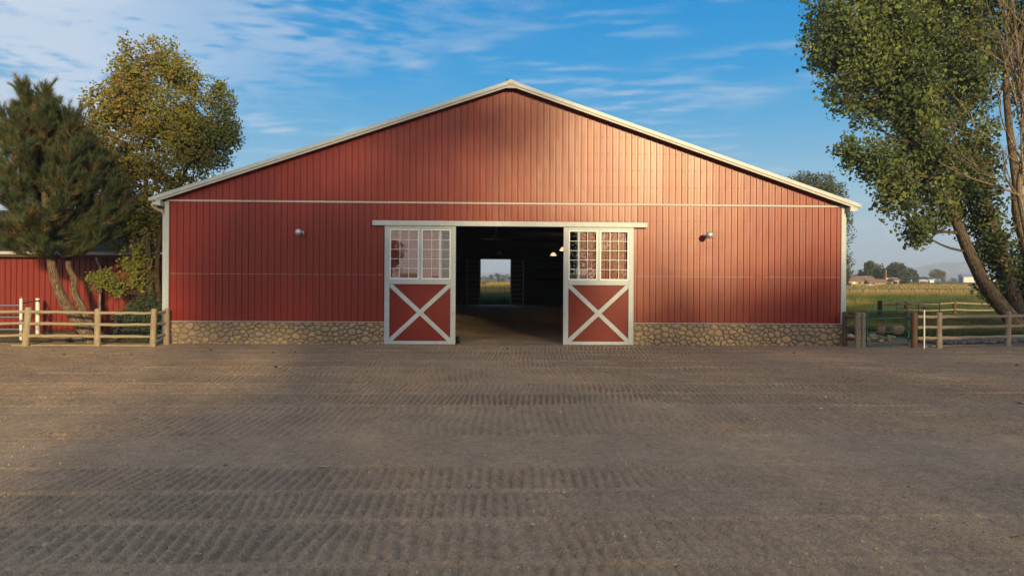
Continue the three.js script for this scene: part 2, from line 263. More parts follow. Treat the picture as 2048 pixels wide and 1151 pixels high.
// ---------------------------------------------------------------- the barn
const BW = 12.192, EAVE = 5.075, SLOPE = 0.3385, LEN = 36.6, OPW = 2.44, OPH = 4.27, STONE = 0.79, LAP = 2.488;
const wallTop = (x) => 9.215 - SLOPE * Math.abs(x);
const barn = base('barn', [0, 0, 0], 'large red ribbed metal barn with white trim and river stone base', 'barn');
const PITCH = 0.2286;
const PROF = [[0, 0], [0.028, 0], [0.045, 0.032], [0.067, 0.032], [0.084, 0], [0.128, 0], [0.133, 0.0028], [0.141, 0.0028], [0.146, 0], [0.172, 0], [0.177, 0.0028], [0.185, 0.0028], [0.190, 0], [PITCH, 0]];
function ribZ(x) { const t = ((x % PITCH) + PITCH) % PITCH; for (let k = 0; k < PROF.length - 1; k++) if (t <= PROF[k + 1][0]) return lerp(PROF[k][1], PROF[k + 1][1], (t - PROF[k][0]) / (PROF[k + 1][0] - PROF[k][0])); return 0; }
function sheet(x0, x1, yb, yt, zoff = 0, wave = 1) {                // one ribbed metal sheet; every face strip has its own edges
  const cuts = [x0]; for (let k = Math.floor(x0 / PITCH) - 1; k * PITCH < x1; k++) for (const [t] of PROF.slice(0, -1)) { const x = k * PITCH + t; if (x > x0 + 1e-4 && x < x1 - 1e-4) cuts.push(x); } 
  for (const x of [0]) if (x > x0 + 1e-3 && x < x1 - 1e-3 && !cuts.some((c) => Math.abs(c - x) < 1e-4)) cuts.push(x);
  cuts.sort((a, b) => a - b); cuts.push(x1);
  const pos = [], nor = [], uv = [], idx = [], R = 10;
  const w = (x, y) => wave * (0.0070 * (fbm(x * 1.15 + 5, y * 0.7, 2) - 0.5) + 0.0024 * (n2(x * 4.4, y * 2.4 + 30) - 0.5));
  for (let c = 0; c < cuts.length - 1; c++) {
    const a = cuts[c], b = cuts[c + 1], za = ribZ(a + 1e-5), zb = ribZ(b - 1e-5), sl = (zb - za) / (b - a), at = pos.length / 3;
    for (let r = 0; r <= R; r++) for (const [x, z] of [[a, za], [b, zb]]) {
      const y = lerp(yb(x), yt(x), r / R); pos.push(x, y, z + w(x, y) + zoff);
      const e = 0.02, gx = (w(x + e, y) - w(x - e, y)) / (2 * e) + sl, gy = (w(x, y + e) - w(x, y - e)) / (2 * e), l = Math.hypot(gx, gy, 1);
      nor.push(-gx / l, -gy / l, 1 / l); uv.push(x, y);
    }
    for (let r = 0; r < R; r++) { const i = at + 2 * r; idx.push(i, i + 1, i + 2, i + 1, i + 3, i + 2); }
  }
  const g = new THREE.BufferGeometry(); g.setAttribute('position', new THREE.Float32BufferAttribute(pos, 3)); g.setAttribute('normal', new THREE.Float32BufferAttribute(nor, 3)); g.setAttribute('uv', new THREE.Float32BufferAttribute(uv, 2)); g.setIndex(idx); return g;
}
{
  const PW = 4 * PITCH, r = rng(12);
  const reds = [0, 1, 2, 3].map((k) => { const m = M.red.clone(); m.color.multiplyScalar(0.96 + 0.027 * k); m.roughness = 0.34 + 0.012 * k; return m; });
  const brk = new Set([-BW, BW, -OPW, OPW]); for (let k = -13; k <= 13; k++) brk.add(Math.round((k * PW + 0.03) * 1e4) / 1e4);
  const xs = [...brk].sort((a, b) => a - b).filter((x) => x >= -BW && x <= BW);
  for (let i = 0; i < xs.length - 1; i++) {
    const x0 = xs[i], x1 = xs[i + 1]; if (x1 - x0 < 0.02) continue;
    const inOpening = x0 >= -OPW - 1e-3 && x1 <= OPW + 1e-3, m = () => reds[Math.floor(r() * 4)];
    if (!inOpening) mesh('wall_panel', sheet(x0, x1, () => STONE + 0.02, () => LAP + 0.015, 0), m(), barn);
    mesh('wall_panel', sheet(x0, x1, () => inOpening ? OPH : LAP, () => EAVE, 0.004), m(), barn);
    mesh('gable_panel', sheet(x0, x1, () => EAVE, (x) => Math.max(EAVE + 0.01, wallTop(x)), 0.004), m(), barn);
  }
  // white strips: at the eave line, on the lap between sheet rows (broken by the ribs), above the stone
  mesh('trim_strip', box(-BW + 0.02, BW - 0.02, EAVE - 0.035, EAVE + 0.03, 0.0, 0.045, 0.006), M.cream, barn);
  const lap = std({ color: col(0.40, 0.27, 0.24), roughness: 0.6 });
  for (const [a, b] of [[-BW + 0.12, -4.5], [4.5, BW - 0.12]]) {
    const bits = []; for (let x = a; x < b;) { const l = 0.3 + r() * 1.1; if (r() > 0.04) bits.push(box(x, Math.min(b, x + l), LAP - 0.010, LAP + 0.004 + 0.003 * r(), 0.004, 0.0235)); x += l + 0.012 + r() * 0.02; }
    mesh('lap_edge', mergeGeometries(bits), lap, barn).userData.kind = 'stuff';
    mesh('base_flashing', box(a - 0.1, b + 0.1, STONE - 0.005, STONE + 0.022, 0.0, 0.11, 0.005), M.cream, barn);
  }
  // corner trims
  for (const s of [-1, 1]) mesh('corner_trim', mergeGeometries([box(s > 0 ? BW - 0.11 : -BW - 0.045, s > 0 ? BW + 0.045 : -BW + 0.11, STONE - 0.02, EAVE - 0.036, 0.002, 0.05, 0.008), box(s > 0 ? BW + 0.010 : -BW - 0.045, s > 0 ? BW + 0.045 : -BW - 0.010, STONE - 0.02, EAVE - 0.036, -0.18, 0.0019, 0.008)]), M.white, barn);
}
// stone base: mortar and river stones, each its own dome
function voronoi(W, H, d, seed) {
  const r = rng(seed), S = [], sx = 1.32;
  for (let t = 0; t < 9000; t++) { const p = [r() * W, r() * H], q = d * (0.68 + 0.75 * r() * r()); if (S.every((s) => Math.hypot((s[0] - p[0]) / sx, s[1] - p[1]) > (q + s[2]) / 2)) S.push([p[0], p[1], q]); }
  return S.map((s) => {
    let poly = [[0, 0], [W, 0], [W, H], [0, H]];
    for (const o of S) {
      if (o === s || Math.abs(o[0] - s[0]) > 1.2) continue;
      const dx = (o[0] - s[0]) / (sx * sx), dy = o[1] - s[1], L = dx * (o[0] - s[0]) + dy * dy, k = 0.5 + 0.5 * (s[2] * s[2] - o[2] * o[2]) / L * 0.45, c = k * L, out = [];
      for (let i = 0; i < poly.length; i++) {
        const a = poly[i], b = poly[(i + 1) % poly.length], fa = (a[0] - s[0]) * dx + (a[1] - s[1]) * dy - c, fb = (b[0] - s[0]) * dx + (b[1] - s[1]) * dy - c;
        if (fa <= 0) out.push(a); if ((fa < 0) !== (fb < 0)) { const t = fa / (fa - fb); out.push([lerp(a[0], b[0], t), lerp(a[1], b[1], t)]); }
      }
      poly = out; if (poly.length < 3) break;
    }
    return poly;
  }).filter((p) => p.length > 2);
}
function stoneGeo(poly, r) {
  let P = poly; for (let k = 0; k < 2; k++) { const q = []; P.forEach((a, i) => { const b = P[(i + 1) % P.length]; q.push([lerp(a[0], b[0], 0.25), lerp(a[1], b[1], 0.25)], [lerp(a[0], b[0], 0.75), lerp(a[1], b[1], 0.75)]); }); P = q; }
  const cx = P.reduce((s, p) => s + p[0], 0) / P.length, cy = P.reduce((s, p) => s + p[1], 0) / P.length, rad = P.reduce((s, p) => s + Math.hypot(p[0] - cx, p[1] - cy), 0) / P.length;
  if (P.length > 16) { const Q = P; P = Array.from({ length: 16 }, (_, i) => Q[Math.floor(i * Q.length / 16)]); }
  const n = P.length, hgt = clamp(rad * 0.66, 0.035, 0.08) * (0.8 + 0.4 * r()), tx = (r() - 0.5) * 0.35, ty = (r() - 0.5) * 0.35, pos = [], uv = [], idx = [];
  const inset = Math.min(0.3, 0.011 / rad), rings = [[1 - inset, -0.02], [0.97 - inset, 0.45], [0.84, 0.78], [0.52, 0.97]];
  for (const [s, z] of rings) for (const p of P) { const x = (p[0] - cx) * s, y = (p[1] - cy) * s; pos.push(cx + x, cy + y, Math.max(-0.02, z * hgt * (1 + (z > 0 ? (tx * x + ty * y) / rad : 0)) + (z > 0.3 ? 0.006 * (n2(p[0] * 30 * s, p[1] * 30) - 0.5) : 0))); }
  pos.push(cx, cy, hgt);
  for (let j = 0; j < 3; j++) for (let i = 0; i < n; i++) { const a = j * n + i, b = j * n + (i + 1) % n; idx.push(a, b, a + n, b, b + n, a + n); }
  for (let i = 0; i < n; i++) idx.push(3 * n + i, 3 * n + (i + 1) % n, 4 * n);
  for (let i = 0; i < pos.length; i += 3) uv.push(pos[i], pos[i + 1]);
  const g = new THREE.BufferGeometry(); g.setAttribute('position', new THREE.Float32BufferAttribute(pos, 3)); g.setAttribute('uv', new THREE.Float32BufferAttribute(uv, 2)); g.setIndex(idx); g.computeVertexNormals(); return g;
}
{
  const stones = [], r = rng(77), tone = [[0.43, 0.34, 0.24], [0.48, 0.38, 0.26], [0.37, 0.30, 0.22], [0.38, 0.33, 0.26], [0.52, 0.39, 0.25], [0.45, 0.37, 0.28], [0.40, 0.32, 0.23], [0.31, 0.28, 0.24]];
  const mats = tone.map((c, k) => std({ color: col(c[0] * 1.12, c[1] * 1.04, c[2] * 0.95), roughness: 0.86, map: rep(T.stone, 1.6 + 0.1 * k, 1.6), bumpMap: rep(T.fineBump, 2, 2), bumpScale: 0.004 }));
  for (const [x0, x1, seed] of [[-BW + 0.02, -4.42, 5], [4.42, BW - 0.02, 6]]) {
    mesh('mortar_bed', box(Math.min(x0, x1 < 0 ? x0 : OPW), x1 < 0 ? -OPW : x1, -0.25, STONE - 0.006, -0.1, 0.028), M.mortar, barn);
    for (const p of voronoi(x1 - x0, STONE + 0.02, 0.172, seed)) {
      const g = stoneGeo(p.map(([x, y]) => [x + x0, y - 0.03]), r); g.translate(0, 0, 0.03);
      let area = 0; p.forEach((q, i) => { const w = p[(i + 1) % p.length]; area += q[0] * w[1] - w[0] * q[1]; });
      stones.push([Math.abs(area) / 2, g, mats[Math.floor(r() * (x0 < 0 ? 8 : 7))]]);
    }
  }
  stones.sort((p, q) => q[0] - p[0]);
  for (const [, g, m] of stones.slice(0, 290)) mesh('stone', g, m, barn);
  mesh('small_stones', mergeGeometries(stones.slice(290).map((q) => q[1])), mats[0], barn).userData.kind = 'stuff';   // the smallest, joined
  // the sides of the base
  for (const s of [-1, 1]) mesh('side_base', box(s > 0 ? BW - 0.12 : -BW - 0.02, s > 0 ? BW + 0.02 : -BW + 0.12, -0.25, STONE, -LEN, -0.11), M.mortar, barn);
}
// side walls, rear wall with its open doorway, roof
{
  const lining = M.lining, redPlain = M.red;
  for (const s of [-1, 1]) {
    const g = sheet(0.2, LEN, () => STONE, () => EAVE + 0.02, 0, 1); g.rotateY(s * Math.PI / 2);
    if (s > 0) g.translate(BW - 0.02, 0, 0); else g.translate(-BW + 0.02, 0, -LEN - 0.2 + 0.2);
    mesh('side_wall', g, redPlain, barn);
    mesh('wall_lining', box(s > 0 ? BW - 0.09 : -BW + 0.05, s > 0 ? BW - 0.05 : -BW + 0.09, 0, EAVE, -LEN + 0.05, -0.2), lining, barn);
  }
  const zb = -LEN, rx0 = -0.62 - 0.03, rx1 = 2.13, rt = 4.02;                // rear opening
  const rear = new THREE.Shape([[-BW + 0.03, -0.2], [BW - 0.03, -0.2], [BW - 0.03, EAVE], [0, 9.12], [-BW + 0.03, EAVE]].map((p) => new THREE.Vector2(...p)));
  rear.holes.push(new THREE.Path([[-1.7, -0.1], [3.2, -0.1], [3.2, rt], [-1.7, rt]].map((p) => new THREE.Vector2(...p))));
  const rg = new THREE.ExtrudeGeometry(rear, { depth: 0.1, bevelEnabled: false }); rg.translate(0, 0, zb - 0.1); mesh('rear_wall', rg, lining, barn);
  // two framed sliding leaves that leave the gap in between
  for (const [a, b] of [[[-2.8, 2.17, -36.4][0], [-1.66, 2.17, -36.4][0]], [[1.06, 2.19, -36.4][0], [2.16, 2.2, -36.4][0]]]) {
    const lf = group('rear_door_leaf', barn);
    mesh('leaf_panel', box(Math.min(a, b) - 1.2 * (a < 0 ? 1 : 0), Math.max(a, b) + 1.2 * (a < 0 ? 0 : 1), 0.05, rt + 0.1, zb - 0.17, zb - 0.12), lining, lf);
    for (const x of [a, b]) mesh('leaf_stile', box(x - 0.05, x + 0.05, 0.05, rt, zb + 0.02, zb + 0.08), M.galv, lf);
    for (let k = 0; k < 10; k++) mesh('leaf_rail', box(Math.min(a, b) + 0.051, Math.max(a, b) - 0.051, 0.12 + k * 0.41, 0.165 + k * 0.41, zb + 0.03, zb + 0.075), M.galv, lf);
  }
  // front wall lining and framing round the opening
  const jamb = std({ color: col(0.52, 0.52, 0.49), roughness: 0.5 });
  for (const s of [-1, 1]) {
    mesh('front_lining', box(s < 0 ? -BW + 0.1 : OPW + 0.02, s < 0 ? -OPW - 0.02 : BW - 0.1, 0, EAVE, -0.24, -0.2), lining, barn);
    mesh('door_jamb', box(s < 0 ? -OPW - 0.10 : OPW, s < 0 ? -OPW : OPW + 0.10, 0.0, OPH, -0.28, 0.03), jamb, barn);
  }
  mesh('door_head', box(-OPW - 0.1, OPW + 0.1, OPH, OPH + 0.10, -0.28, -0.005), std({ color: col(0.42, 0.30, 0.20), roughness: 0.7 }), barn);
  const gl = new THREE.Shape([[-BW + 0.1, EAVE], [-OPW, EAVE], [-OPW, OPH + 0.1], [OPW, OPH + 0.1], [OPW, EAVE], [BW - 0.1, EAVE], [0, 9.05]].map((p) => new THREE.Vector2(...p)));
  const gg = new THREE.ExtrudeGeometry(gl, { depth: 0.04, bevelEnabled: false }); gg.translate(0, 0, -0.24); mesh('gable_lining', gg, lining, barn);
  for (let k = 0; k < 5; k++) mesh('rear_girt', box(k % 2 ? -BW + 0.2 : 3.3, k % 2 ? -1.8 : BW - 0.2, 2.2 + k * 0.42, 2.32 + k * 0.42, zb + 0.01, zb + 0.05), M.timber, barn);
  for (let k = 0; k < 6; k++) for (const s of [-1, 1]) mesh('wall_post', box(s * 11.95 - 0.09, s * 11.95 + 0.09, 0, EAVE, -5.8 - k * 6 - 0.09, -5.8 - k * 6 + 0.09), M.timber, barn);
  for (let k = 0; k < 11; k++) {                                      // trusses
    const z = -2.8 - k * 3.1, t = group('truss', barn), h = 4.95;
    mesh('bottom_chord', box(-BW + 0.15, BW - 0.15, h - 0.1, h + 0.1, z - 0.04, z + 0.04), M.timber, t);
    for (const s of [-1, 1]) mesh('top_chord', prism([[0, 9.0], [s * (BW - 0.15), 9.0 - SLOPE * (BW - 0.15)], [s * (BW - 0.15), 8.8 - SLOPE * (BW - 0.15)], [0, 8.8]], z - 0.04, z + 0.04), M.timber, t);
    for (const x of [-8, -4, 0, 4, 8]) mesh('web', box(x - 0.05, x + 0.05, h + 0.1, 8.8 - SLOPE * Math.abs(x), z - 0.035, z + 0.035), M.timber, t);
  }
  // roof: two slabs of ribbed sheet
  const OX = 12.56, OZ = 0.35, top = 9.41;
  for (const s of [-1, 1]) {
    mesh('roof_slope', prism([[0, top - 0.012], [s * OX, top - 0.012 - SLOPE * OX], [s * OX, top - 0.12 - SLOPE * OX], [0, top - 0.12]], -LEN - 0.35, OZ - 0.03), M.roof, barn);
    // rake boards: upper cap and lower fascia, a dark joint in between
    mesh('rake_cap', prism([[0, top], [s * OX, top - SLOPE * OX], [s * OX, top - 0.132 - SLOPE * OX], [0, top - 0.132]], OZ - 0.03, OZ + 0.01), M.white, barn);
    mesh('rake_fascia', prism([[0, top - 0.146], [s * (OX - 0.02), top - 0.146 - SLOPE * (OX - 0.02)], [s * (OX - 0.02), top - 0.215 - SLOPE * (OX - 0.02)], [s * 0.18, top - 0.215 - SLOPE * 0.18], [0, top - 0.215 - SLOPE * 0.18]], OZ - 0.05, OZ - 0.008), M.cream, barn);
    mesh('soffit', prism([[0, top - 0.165], [s * OX, top - 0.165 - SLOPE * OX], [s * OX, top - 0.185 - SLOPE * OX], [0, top - 0.185]], 0.026, OZ - 0.052), M.soffit, barn);
    // level return at the eave corner, gutter behind it
    const e = top - SLOPE * OX;
    mesh('eave_return', prism([[s * (BW + 0.06), e - 0.13], [s * (OX - 0.03), e - 0.13], [s * (OX - 0.03), e - 0.256], [s * (BW + 0.06), e - 0.30]], 0.0, OZ - 0.008), M.white, barn);
    mesh('gutter', mergeGeometries([box(s > 0 ? OX : -OX - 0.11, s > 0 ? OX + 0.11 : -OX, e - 0.13, e - 0.11, -LEN, OZ - 0.02), box(s > 0 ? OX + 0.1 : -OX - 0.11, s > 0 ? OX + 0.11 : -OX - 0.1, e - 0.109, e - 0.01, -LEN, OZ - 0.02), box(s > 0 ? OX : -OX - 0.099, s > 0 ? OX + 0.099 : -OX, e - 0.109, e - 0.02, OZ - 0.034, OZ - 0.02)]), M.cream, barn);
    mesh('eave_soffit', box(s > 0 ? BW + 0.005 : -OX + 0.02, s > 0 ? OX - 0.02 : -BW - 0.005, e - 0.28, e - 0.26, -LEN, -0.01), M.white, barn);
  }
  mesh('ridge_cap', prism([[-0.3, top - 0.3 * SLOPE + 0.004], [0, top + 0.03], [0.3, top - 0.3 * SLOPE + 0.004], [0.3, top - 0.3 * SLOPE - 0.01], [0, top - 0.008], [-0.3, top - 0.3 * SLOPE - 0.01]], -LEN - 0.35, OZ), M.roof, barn);
  // maker's plate at the peak
  const cv = document.createElement('canvas'); cv.width = 256; cv.height = 64; const c = cv.getContext('2d');
  c.fillStyle = '#cfc3ac'; c.fillRect(0, 0, 256, 64); c.strokeStyle = '#6d5a47'; c.lineWidth = 4; c.strokeRect(4, 4, 248, 56); c.fillStyle = '#5b4636'; c.font = 'bold 34px sans-serif'; c.textAlign = 'center'; c.fillText('CLEARY  BLDG', 128, 44);
  const ct = new THREE.CanvasTexture(cv); ct.colorSpace = THREE.SRGBColorSpace;
  const pg = new THREE.BoxGeometry(0.30, 0.075, 0.012); pg.translate(0, top - 0.082, OZ + 0.017);
  const pm = std({ color: col(0.6, 0.55, 0.45), roughness: 0.6 });
  tag(mesh('maker_plate', pg, [pm, pm, pm, pm, std({ map: ct, roughness: 0.6 }), pm], barn), 'small cream lettered plate at the barn peak');
  mesh('ridge_rod', tube([[-0.14, top - 0.03, 0.2], [-0.14, top + 0.12, 0.2]], [0.02, 0.018], 6), std({ color: col(0.03, 0.09, 0.16), roughness: 0.5 }), barn);
  // downspout at the near left corner
  const ds = group('downspout', barn);
  mesh('spout_elbow', tube([[-12.58, 4.93, 0.24], [-12.58, 4.86, 0.22], [-12.55, 4.80, 0.14], [-12.42, 4.72, 0.03], [-12.33, 4.66, -0.04], [-12.30, 4.56, -0.06]], [0.05, 0.05, 0.05, 0.05, 0.05, 0.05], 10), std({ color: col(0.44, 0.36, 0.27), roughness: 0.5 }), ds);
  mesh('spout_pipe', tube([[-12.30, 4.55, -0.06], [-12.30, 2.5, -0.06], [-12.30, 0.4, -0.06]], [0.05, 0.05, 0.05], 10), M.white, ds);
  mesh('spout_foot', tube([[-12.30, 0.39, -0.06], [-12.30, 0.22, -0.05], [-12.37, 0.12, 0.0], [-12.52, 0.08, 0.06]], [0.052, 0.052, 0.052, 0.052], 10), M.white, ds);
  const dr = group('downspout', barn);
  mesh('spout_pipe', tube([[12.30, 4.7, -0.12], [12.30, 0.9, -0.12], [12.38, 0.72, -0.1]], [0.05, 0.05, 0.05], 10), M.white, dr);
}
// sliding doors, their track, glass in both
{
  const white = M.white, track = group('door_track', barn);
  mesh('track_cover', box(-4.88, 4.93, 4.235, 4.415, 0.03, 0.21, 0.012), white, track);
  mesh('track_end', box(-4.895, -4.881, 4.24, 4.41, 0.04, 0.205), white, track); mesh('track_end', box(4.931, 4.945, 4.24, 4.41, 0.04, 0.205), white, track);
  for (const s of [-1, 1]) {
    const d = group('sliding_door', barn), X = s < 0 ? -3.195 : 3.195, hw = 1.255, z0 = 0.085, z1 = 0.135, zf = 0.150;
    const bx = (n, a, b, y0, y1, za, zb2, m = white, r = 0.006) => mesh(n, box(X + a, X + b, y0, y1, za, zb2, r), m, d);
    bx('stile', -hw, -hw + 0.17, 0.02, 4.24, z0, zf); bx('stile', hw - 0.17, hw, 0.02, 4.24, z0, zf);
    bx('edge_strip', -hw - 0.012, -hw - 0.0005, 0.03, 4.23, z0 + 0.005, zf + 0.004, M.cream, 0); bx('edge_strip', hw + 0.0005, hw + 0.012, 0.03, 4.23, z0 + 0.005, zf + 0.004, M.cream, 0);
    bx('rail', -hw + 0.1705, hw - 0.1705, 0.02, 0.135, z0, zf - 0.003); bx('rail', -hw + 0.1705, hw - 0.1705, 2.16, 2.33, z0, zf - 0.003); bx('rail', -hw + 0.1705, hw - 0.1705, 4.12, 4.24, z0, zf - 0.003);
    bx('lower_panel', -hw + 0.1705, hw - 0.1705, 0.136, 2.159, z0 + 0.006, z1 - 0.022, M.redDoor, 0);
    // crossed braces
    const w = hw - 0.1705, y0 = 0.137, y1 = 2.158, t = 0.075, L = Math.hypot(2 * w, y1 - y0), ox = t * (L / (y1 - y0)), oy = t * (L / (2 * w));
    const brace = (m) => [[-w, y0], [-w + ox, y0], [w, y1 - oy], [w, y1], [w - ox, y1], [-w, y0 + oy]].map(([a, b]) => [X + m * a, b]);
    mesh('brace', prism(brace(1), z1 - 0.021, z1 + 0.001), white, d);
    mesh('brace', prism(brace(-1), z1 - 0.0215, z1 - 0.003), white, d);
    for (const [a, b] of [[-w, -0.045], [0.045, w]]) {                 // two sashes of fifteen panes
      const ya = 2.331, yb = 4.119, sash = (n, p, q, r0, r1) => mesh(n, box(X + p, X + q, r0, r1, z0 + 0.01, z1 + 0.008, 0.004), M.muntin, d);
      sash('sash_frame', a, a + 0.045, ya, yb); sash('sash_frame', b - 0.045, b, ya, yb); sash('sash_frame', a + 0.0455, b - 0.0455, ya, ya + 0.05); sash('sash_frame', a + 0.0455, b - 0.0455, yb - 0.045, yb);
      const xa = a + 0.046, xb = b - 0.046, y2 = ya + 0.051, y3 = yb - 0.046, dx = (xb - xa) / 3, dy = (y3 - y2) / 5;
      for (let i = 0; i < 3; i++) for (let j = 0; j < 5; j++) { const pg = new THREE.PlaneGeometry(dx - 0.014, dy - 0.014); const rr = rng(i * 17 + j * 5 + (a < 0 ? 100 : 0) + s * 31); pg.rotateY((rr() - 0.5) * 0.006); pg.rotateX((rr() - 0.5) * 0.006); pg.translate(X + xa + (i + 0.5) * dx, y2 + (j + 0.5) * dy, z0 + 0.03); mesh('pane', pg, M.glass, d); }
      for (let i = 1; i < 3; i++) mesh('muntin', box(X + xa + i * dx - 0.008, X + xa + i * dx + 0.008, y2, y3, z0 + 0.018, z0 + 0.046), M.muntin, d);
      for (let j = 1; j < 5; j++) mesh('muntin', box(X + xa, X + xb, y2 + j * dy - 0.008, y2 + j * dy + 0.008, z0 + 0.0185, z0 + 0.0455), M.muntin, d);
    }
    bx('mullion', -0.0445, 0.0445, 2.331, 4.119, z0, z1 + 0.004);
    const hx = s < 0 ? hw - 0.085 : -hw + 0.085;
    mesh('handle', mergeGeometries([box(X + hx - 0.016, X + hx + 0.016, 1.02, 1.22, zf, zf + 0.008), box(X + hx - 0.01, X + hx + 0.01, 1.05, 1.19, zf + 0.03, zf + 0.045), box(X + hx - 0.01, X + hx + 0.01, 1.05, 1.07, zf + 0.008, zf + 0.03), box(X + hx - 0.01, X + hx + 0.01, 1.17, 1.19, zf + 0.008, zf + 0.03)]), M.galv, d);
    const sc = []; for (const [a, b] of [[-hw + 0.03, 0.05], [-hw + 0.13, 0.05], [hw - 0.03, 0.05], [hw - 0.13, 0.05], [-hw + 0.03, 1.0], [hw - 0.03, 1.0], [-hw + 0.03, 2.2], [hw - 0.03, 2.2], [-hw + 0.03, 3.4], [hw - 0.03, 3.4], [-hw + 0.13, 2.25], [hw - 0.13, 2.25]]) { const q = new THREE.CylinderGeometry(0.008, 0.008, 0.006, 8); q.rotateX(Math.PI / 2); q.translate(X + a, b, zf + 0.002); sc.push(q); }
    mesh('screws', mergeGeometries(sc), M.galv, d);
  }
  const st = base('door_guide_roller', [-1.86, 0, 0.05], 'small black guide roller with steel bolt at foot of door', 'roller');
  const wl = new THREE.CylinderGeometry(0.13, 0.13, 0.07, 20); wl.rotateZ(Math.PI / 2); wl.rotateY(0.5); wl.translate(0.02, 0.17, 0); mesh('wheel', wl, M.black, st);
  const bt = new THREE.CylinderGeometry(0.03, 0.03, 0.10, 12); bt.rotateZ(Math.PI / 2); bt.rotateY(0.5); bt.translate(0.05, 0.17, 0.02); mesh('bolt', bt, M.steel, st);
  mesh('bracket', box(-0.09, -0.05, 0.0, 0.3, -0.04, 0.04, 0.004), M.black, st);
}

// ---------------------------------------------------------------- lamps on the barn front
for (const [x, y, lb] of [[-7.40, 3.95, 'white domed wall lamp left of the sliding doors, in shade'], [7.10, 3.97, 'white domed wall lamp on the sunlit right half of the barn']]) {
  const l = base('wall_lamp', [x, y, 0.02], lb, 'lamp', 'lamps on the barn front');
  const lathe = (pts, m, n) => { const g = new THREE.LatheGeometry(pts.map((p) => new THREE.Vector2(...p)), 28); g.rotateX(Math.PI / 2); mesh(n, g, m, l); };
  lathe([[0.001, 0.0], [0.085, 0.0], [0.085, 0.03], [0.06, 0.045], [0.001, 0.045]], M.galv, 'wall_plate');
  lathe([[0.055, 0.045], [0.055, 0.30], [0.09, 0.305], [0.09, 0.40], [0.001, 0.40]], M.lampHead, 'neck');
  lathe([[0.075, 0.40], [0.075, 0.44], [0.001, 0.44]], M.black, 'gasket');
  lathe([[0.001, 0.435], [0.115, 0.44], [0.121, 0.46], [0.121, 0.52], [0.113, 0.56], [0.092, 0.592], [0.06, 0.612], [0.03, 0.62], [0.001, 0.622]], M.lampHead, 'lamp_head');
}
// lamps and fan inside, far back in the dark
{
  const glow = std({ color: col(0.9, 0.8, 0.6), emissive: col(1, 0.72, 0.42), emissiveIntensity: 0.75, roughness: 0.6 }), dull = std({ color: col(0.5, 0.5, 0.46), roughness: 0.4, metalness: 0.4 });
  [[[3.76, 4.11, -24.74], 'lit trapezoid bay lamp, lower of the two glowing in the barn', 1], [[3.45, 4.08, -14.75], 'lit trapezoid bay lamp beside the open right door', 1], [[-0.19, 3.98, -18.86], 'unlit bay lamp hanging above the rear doorway', 0]].forEach(([p, lb, on]) => {
    const l = base('bay_lamp', p, lb, 'lamp', 'bay lamps hanging inside the barn');
    const sh = new THREE.LatheGeometry([[0.10, 0.10], [0.23, -0.10], [0.235, -0.11], [0.22, -0.105], [0.095, 0.09]].map((q) => new THREE.Vector2(...q)), 24);
    mesh('lamp_shade', sh, on ? glow : dull, l);
    const b = new THREE.SphereGeometry(0.085, 16, 10); b.translate(0, -0.02, 0); mesh('bulb', b, on ? glow : dull, l);
    mesh('cord', tube([[0, 0.08, 0], [0, 0.75, 0]], [0.012, 0.012], 6), M.black, l);
    if (on) { const q = new THREE.PointLight(col(1, 0.74, 0.45), 0.5); q.position.set(0, -0.02, 0); q.castShadow = true; q.shadow.radius = 3; l.add(q); }
  });
  const f = base('ceiling_fan', [-0.45, 4.27, -7.86], 'large ceiling fan under the barn roof', 'fan');
  const hub = new THREE.CylinderGeometry(0.12, 0.16, 0.22, 18); mesh('hub', hub, std({ color: col(0.35, 0.2, 0.1), roughness: 0.5 }), f);
  mesh('down_rod', tube([[0, 0.1, 0], [0, 0.7, 0]], [0.025, 0.025], 8), M.galv, f);
  for (let k = 0; k < 4; k++) { const g = new RoundedBoxGeometry(0.75, 0.018, 0.13, 1, 0.008); g.rotateX(0.22); g.translate(0.52, -0.05, 0); g.rotateY(k * Math.PI / 2 + 0.5); mesh('blade', g, std({ color: col(0.4, 0.36, 0.3), roughness: 0.45 }), f); }
}

// ---------------------------------------------------------------- log fences
let fs = 1;
function logPost(p, h, r, m, parent, lean = [0, 0]) { fs++; const [x, z] = p; return mesh('post', tube([[x, -0.3, z], [x, 0.0, z], [x + lean[0] * 0.5, h * 0.5, z + lean[1] * 0.5], [x + lean[0], h - r * 0.5, z + lean[1]]], [r * 1.06, r * 1.04, r * 0.98, r * 0.95], 12, { bump: 0.07, seed: fs, dome1: 0.5, freq: 4, uvr: r }), m, parent); }
function logRail(a, b, y0, y1, r, m, parent, sag = 0) { fs++; const rr = rng(fs * 31), P = [], R = []; for (let k = 0; k <= 7; k++) { const t = k / 7; P.push([lerp(a[0], b[0], t), lerp(y0, y1, t) - sag * Math.sin(Math.PI * t) + (rr() - 0.5) * 0.02, lerp(a[1], b[1], t) + (rr() - 0.5) * 0.02]); R.push(r * (0.9 + 0.2 * (1 - t) + 0.06 * (rr() - 0.5))); } return mesh('rail', tube(P, R, 10, { bump: 0.06, seed: fs, dome0: 0.4, dome1: 0.4, uvr: r }), m, parent); }
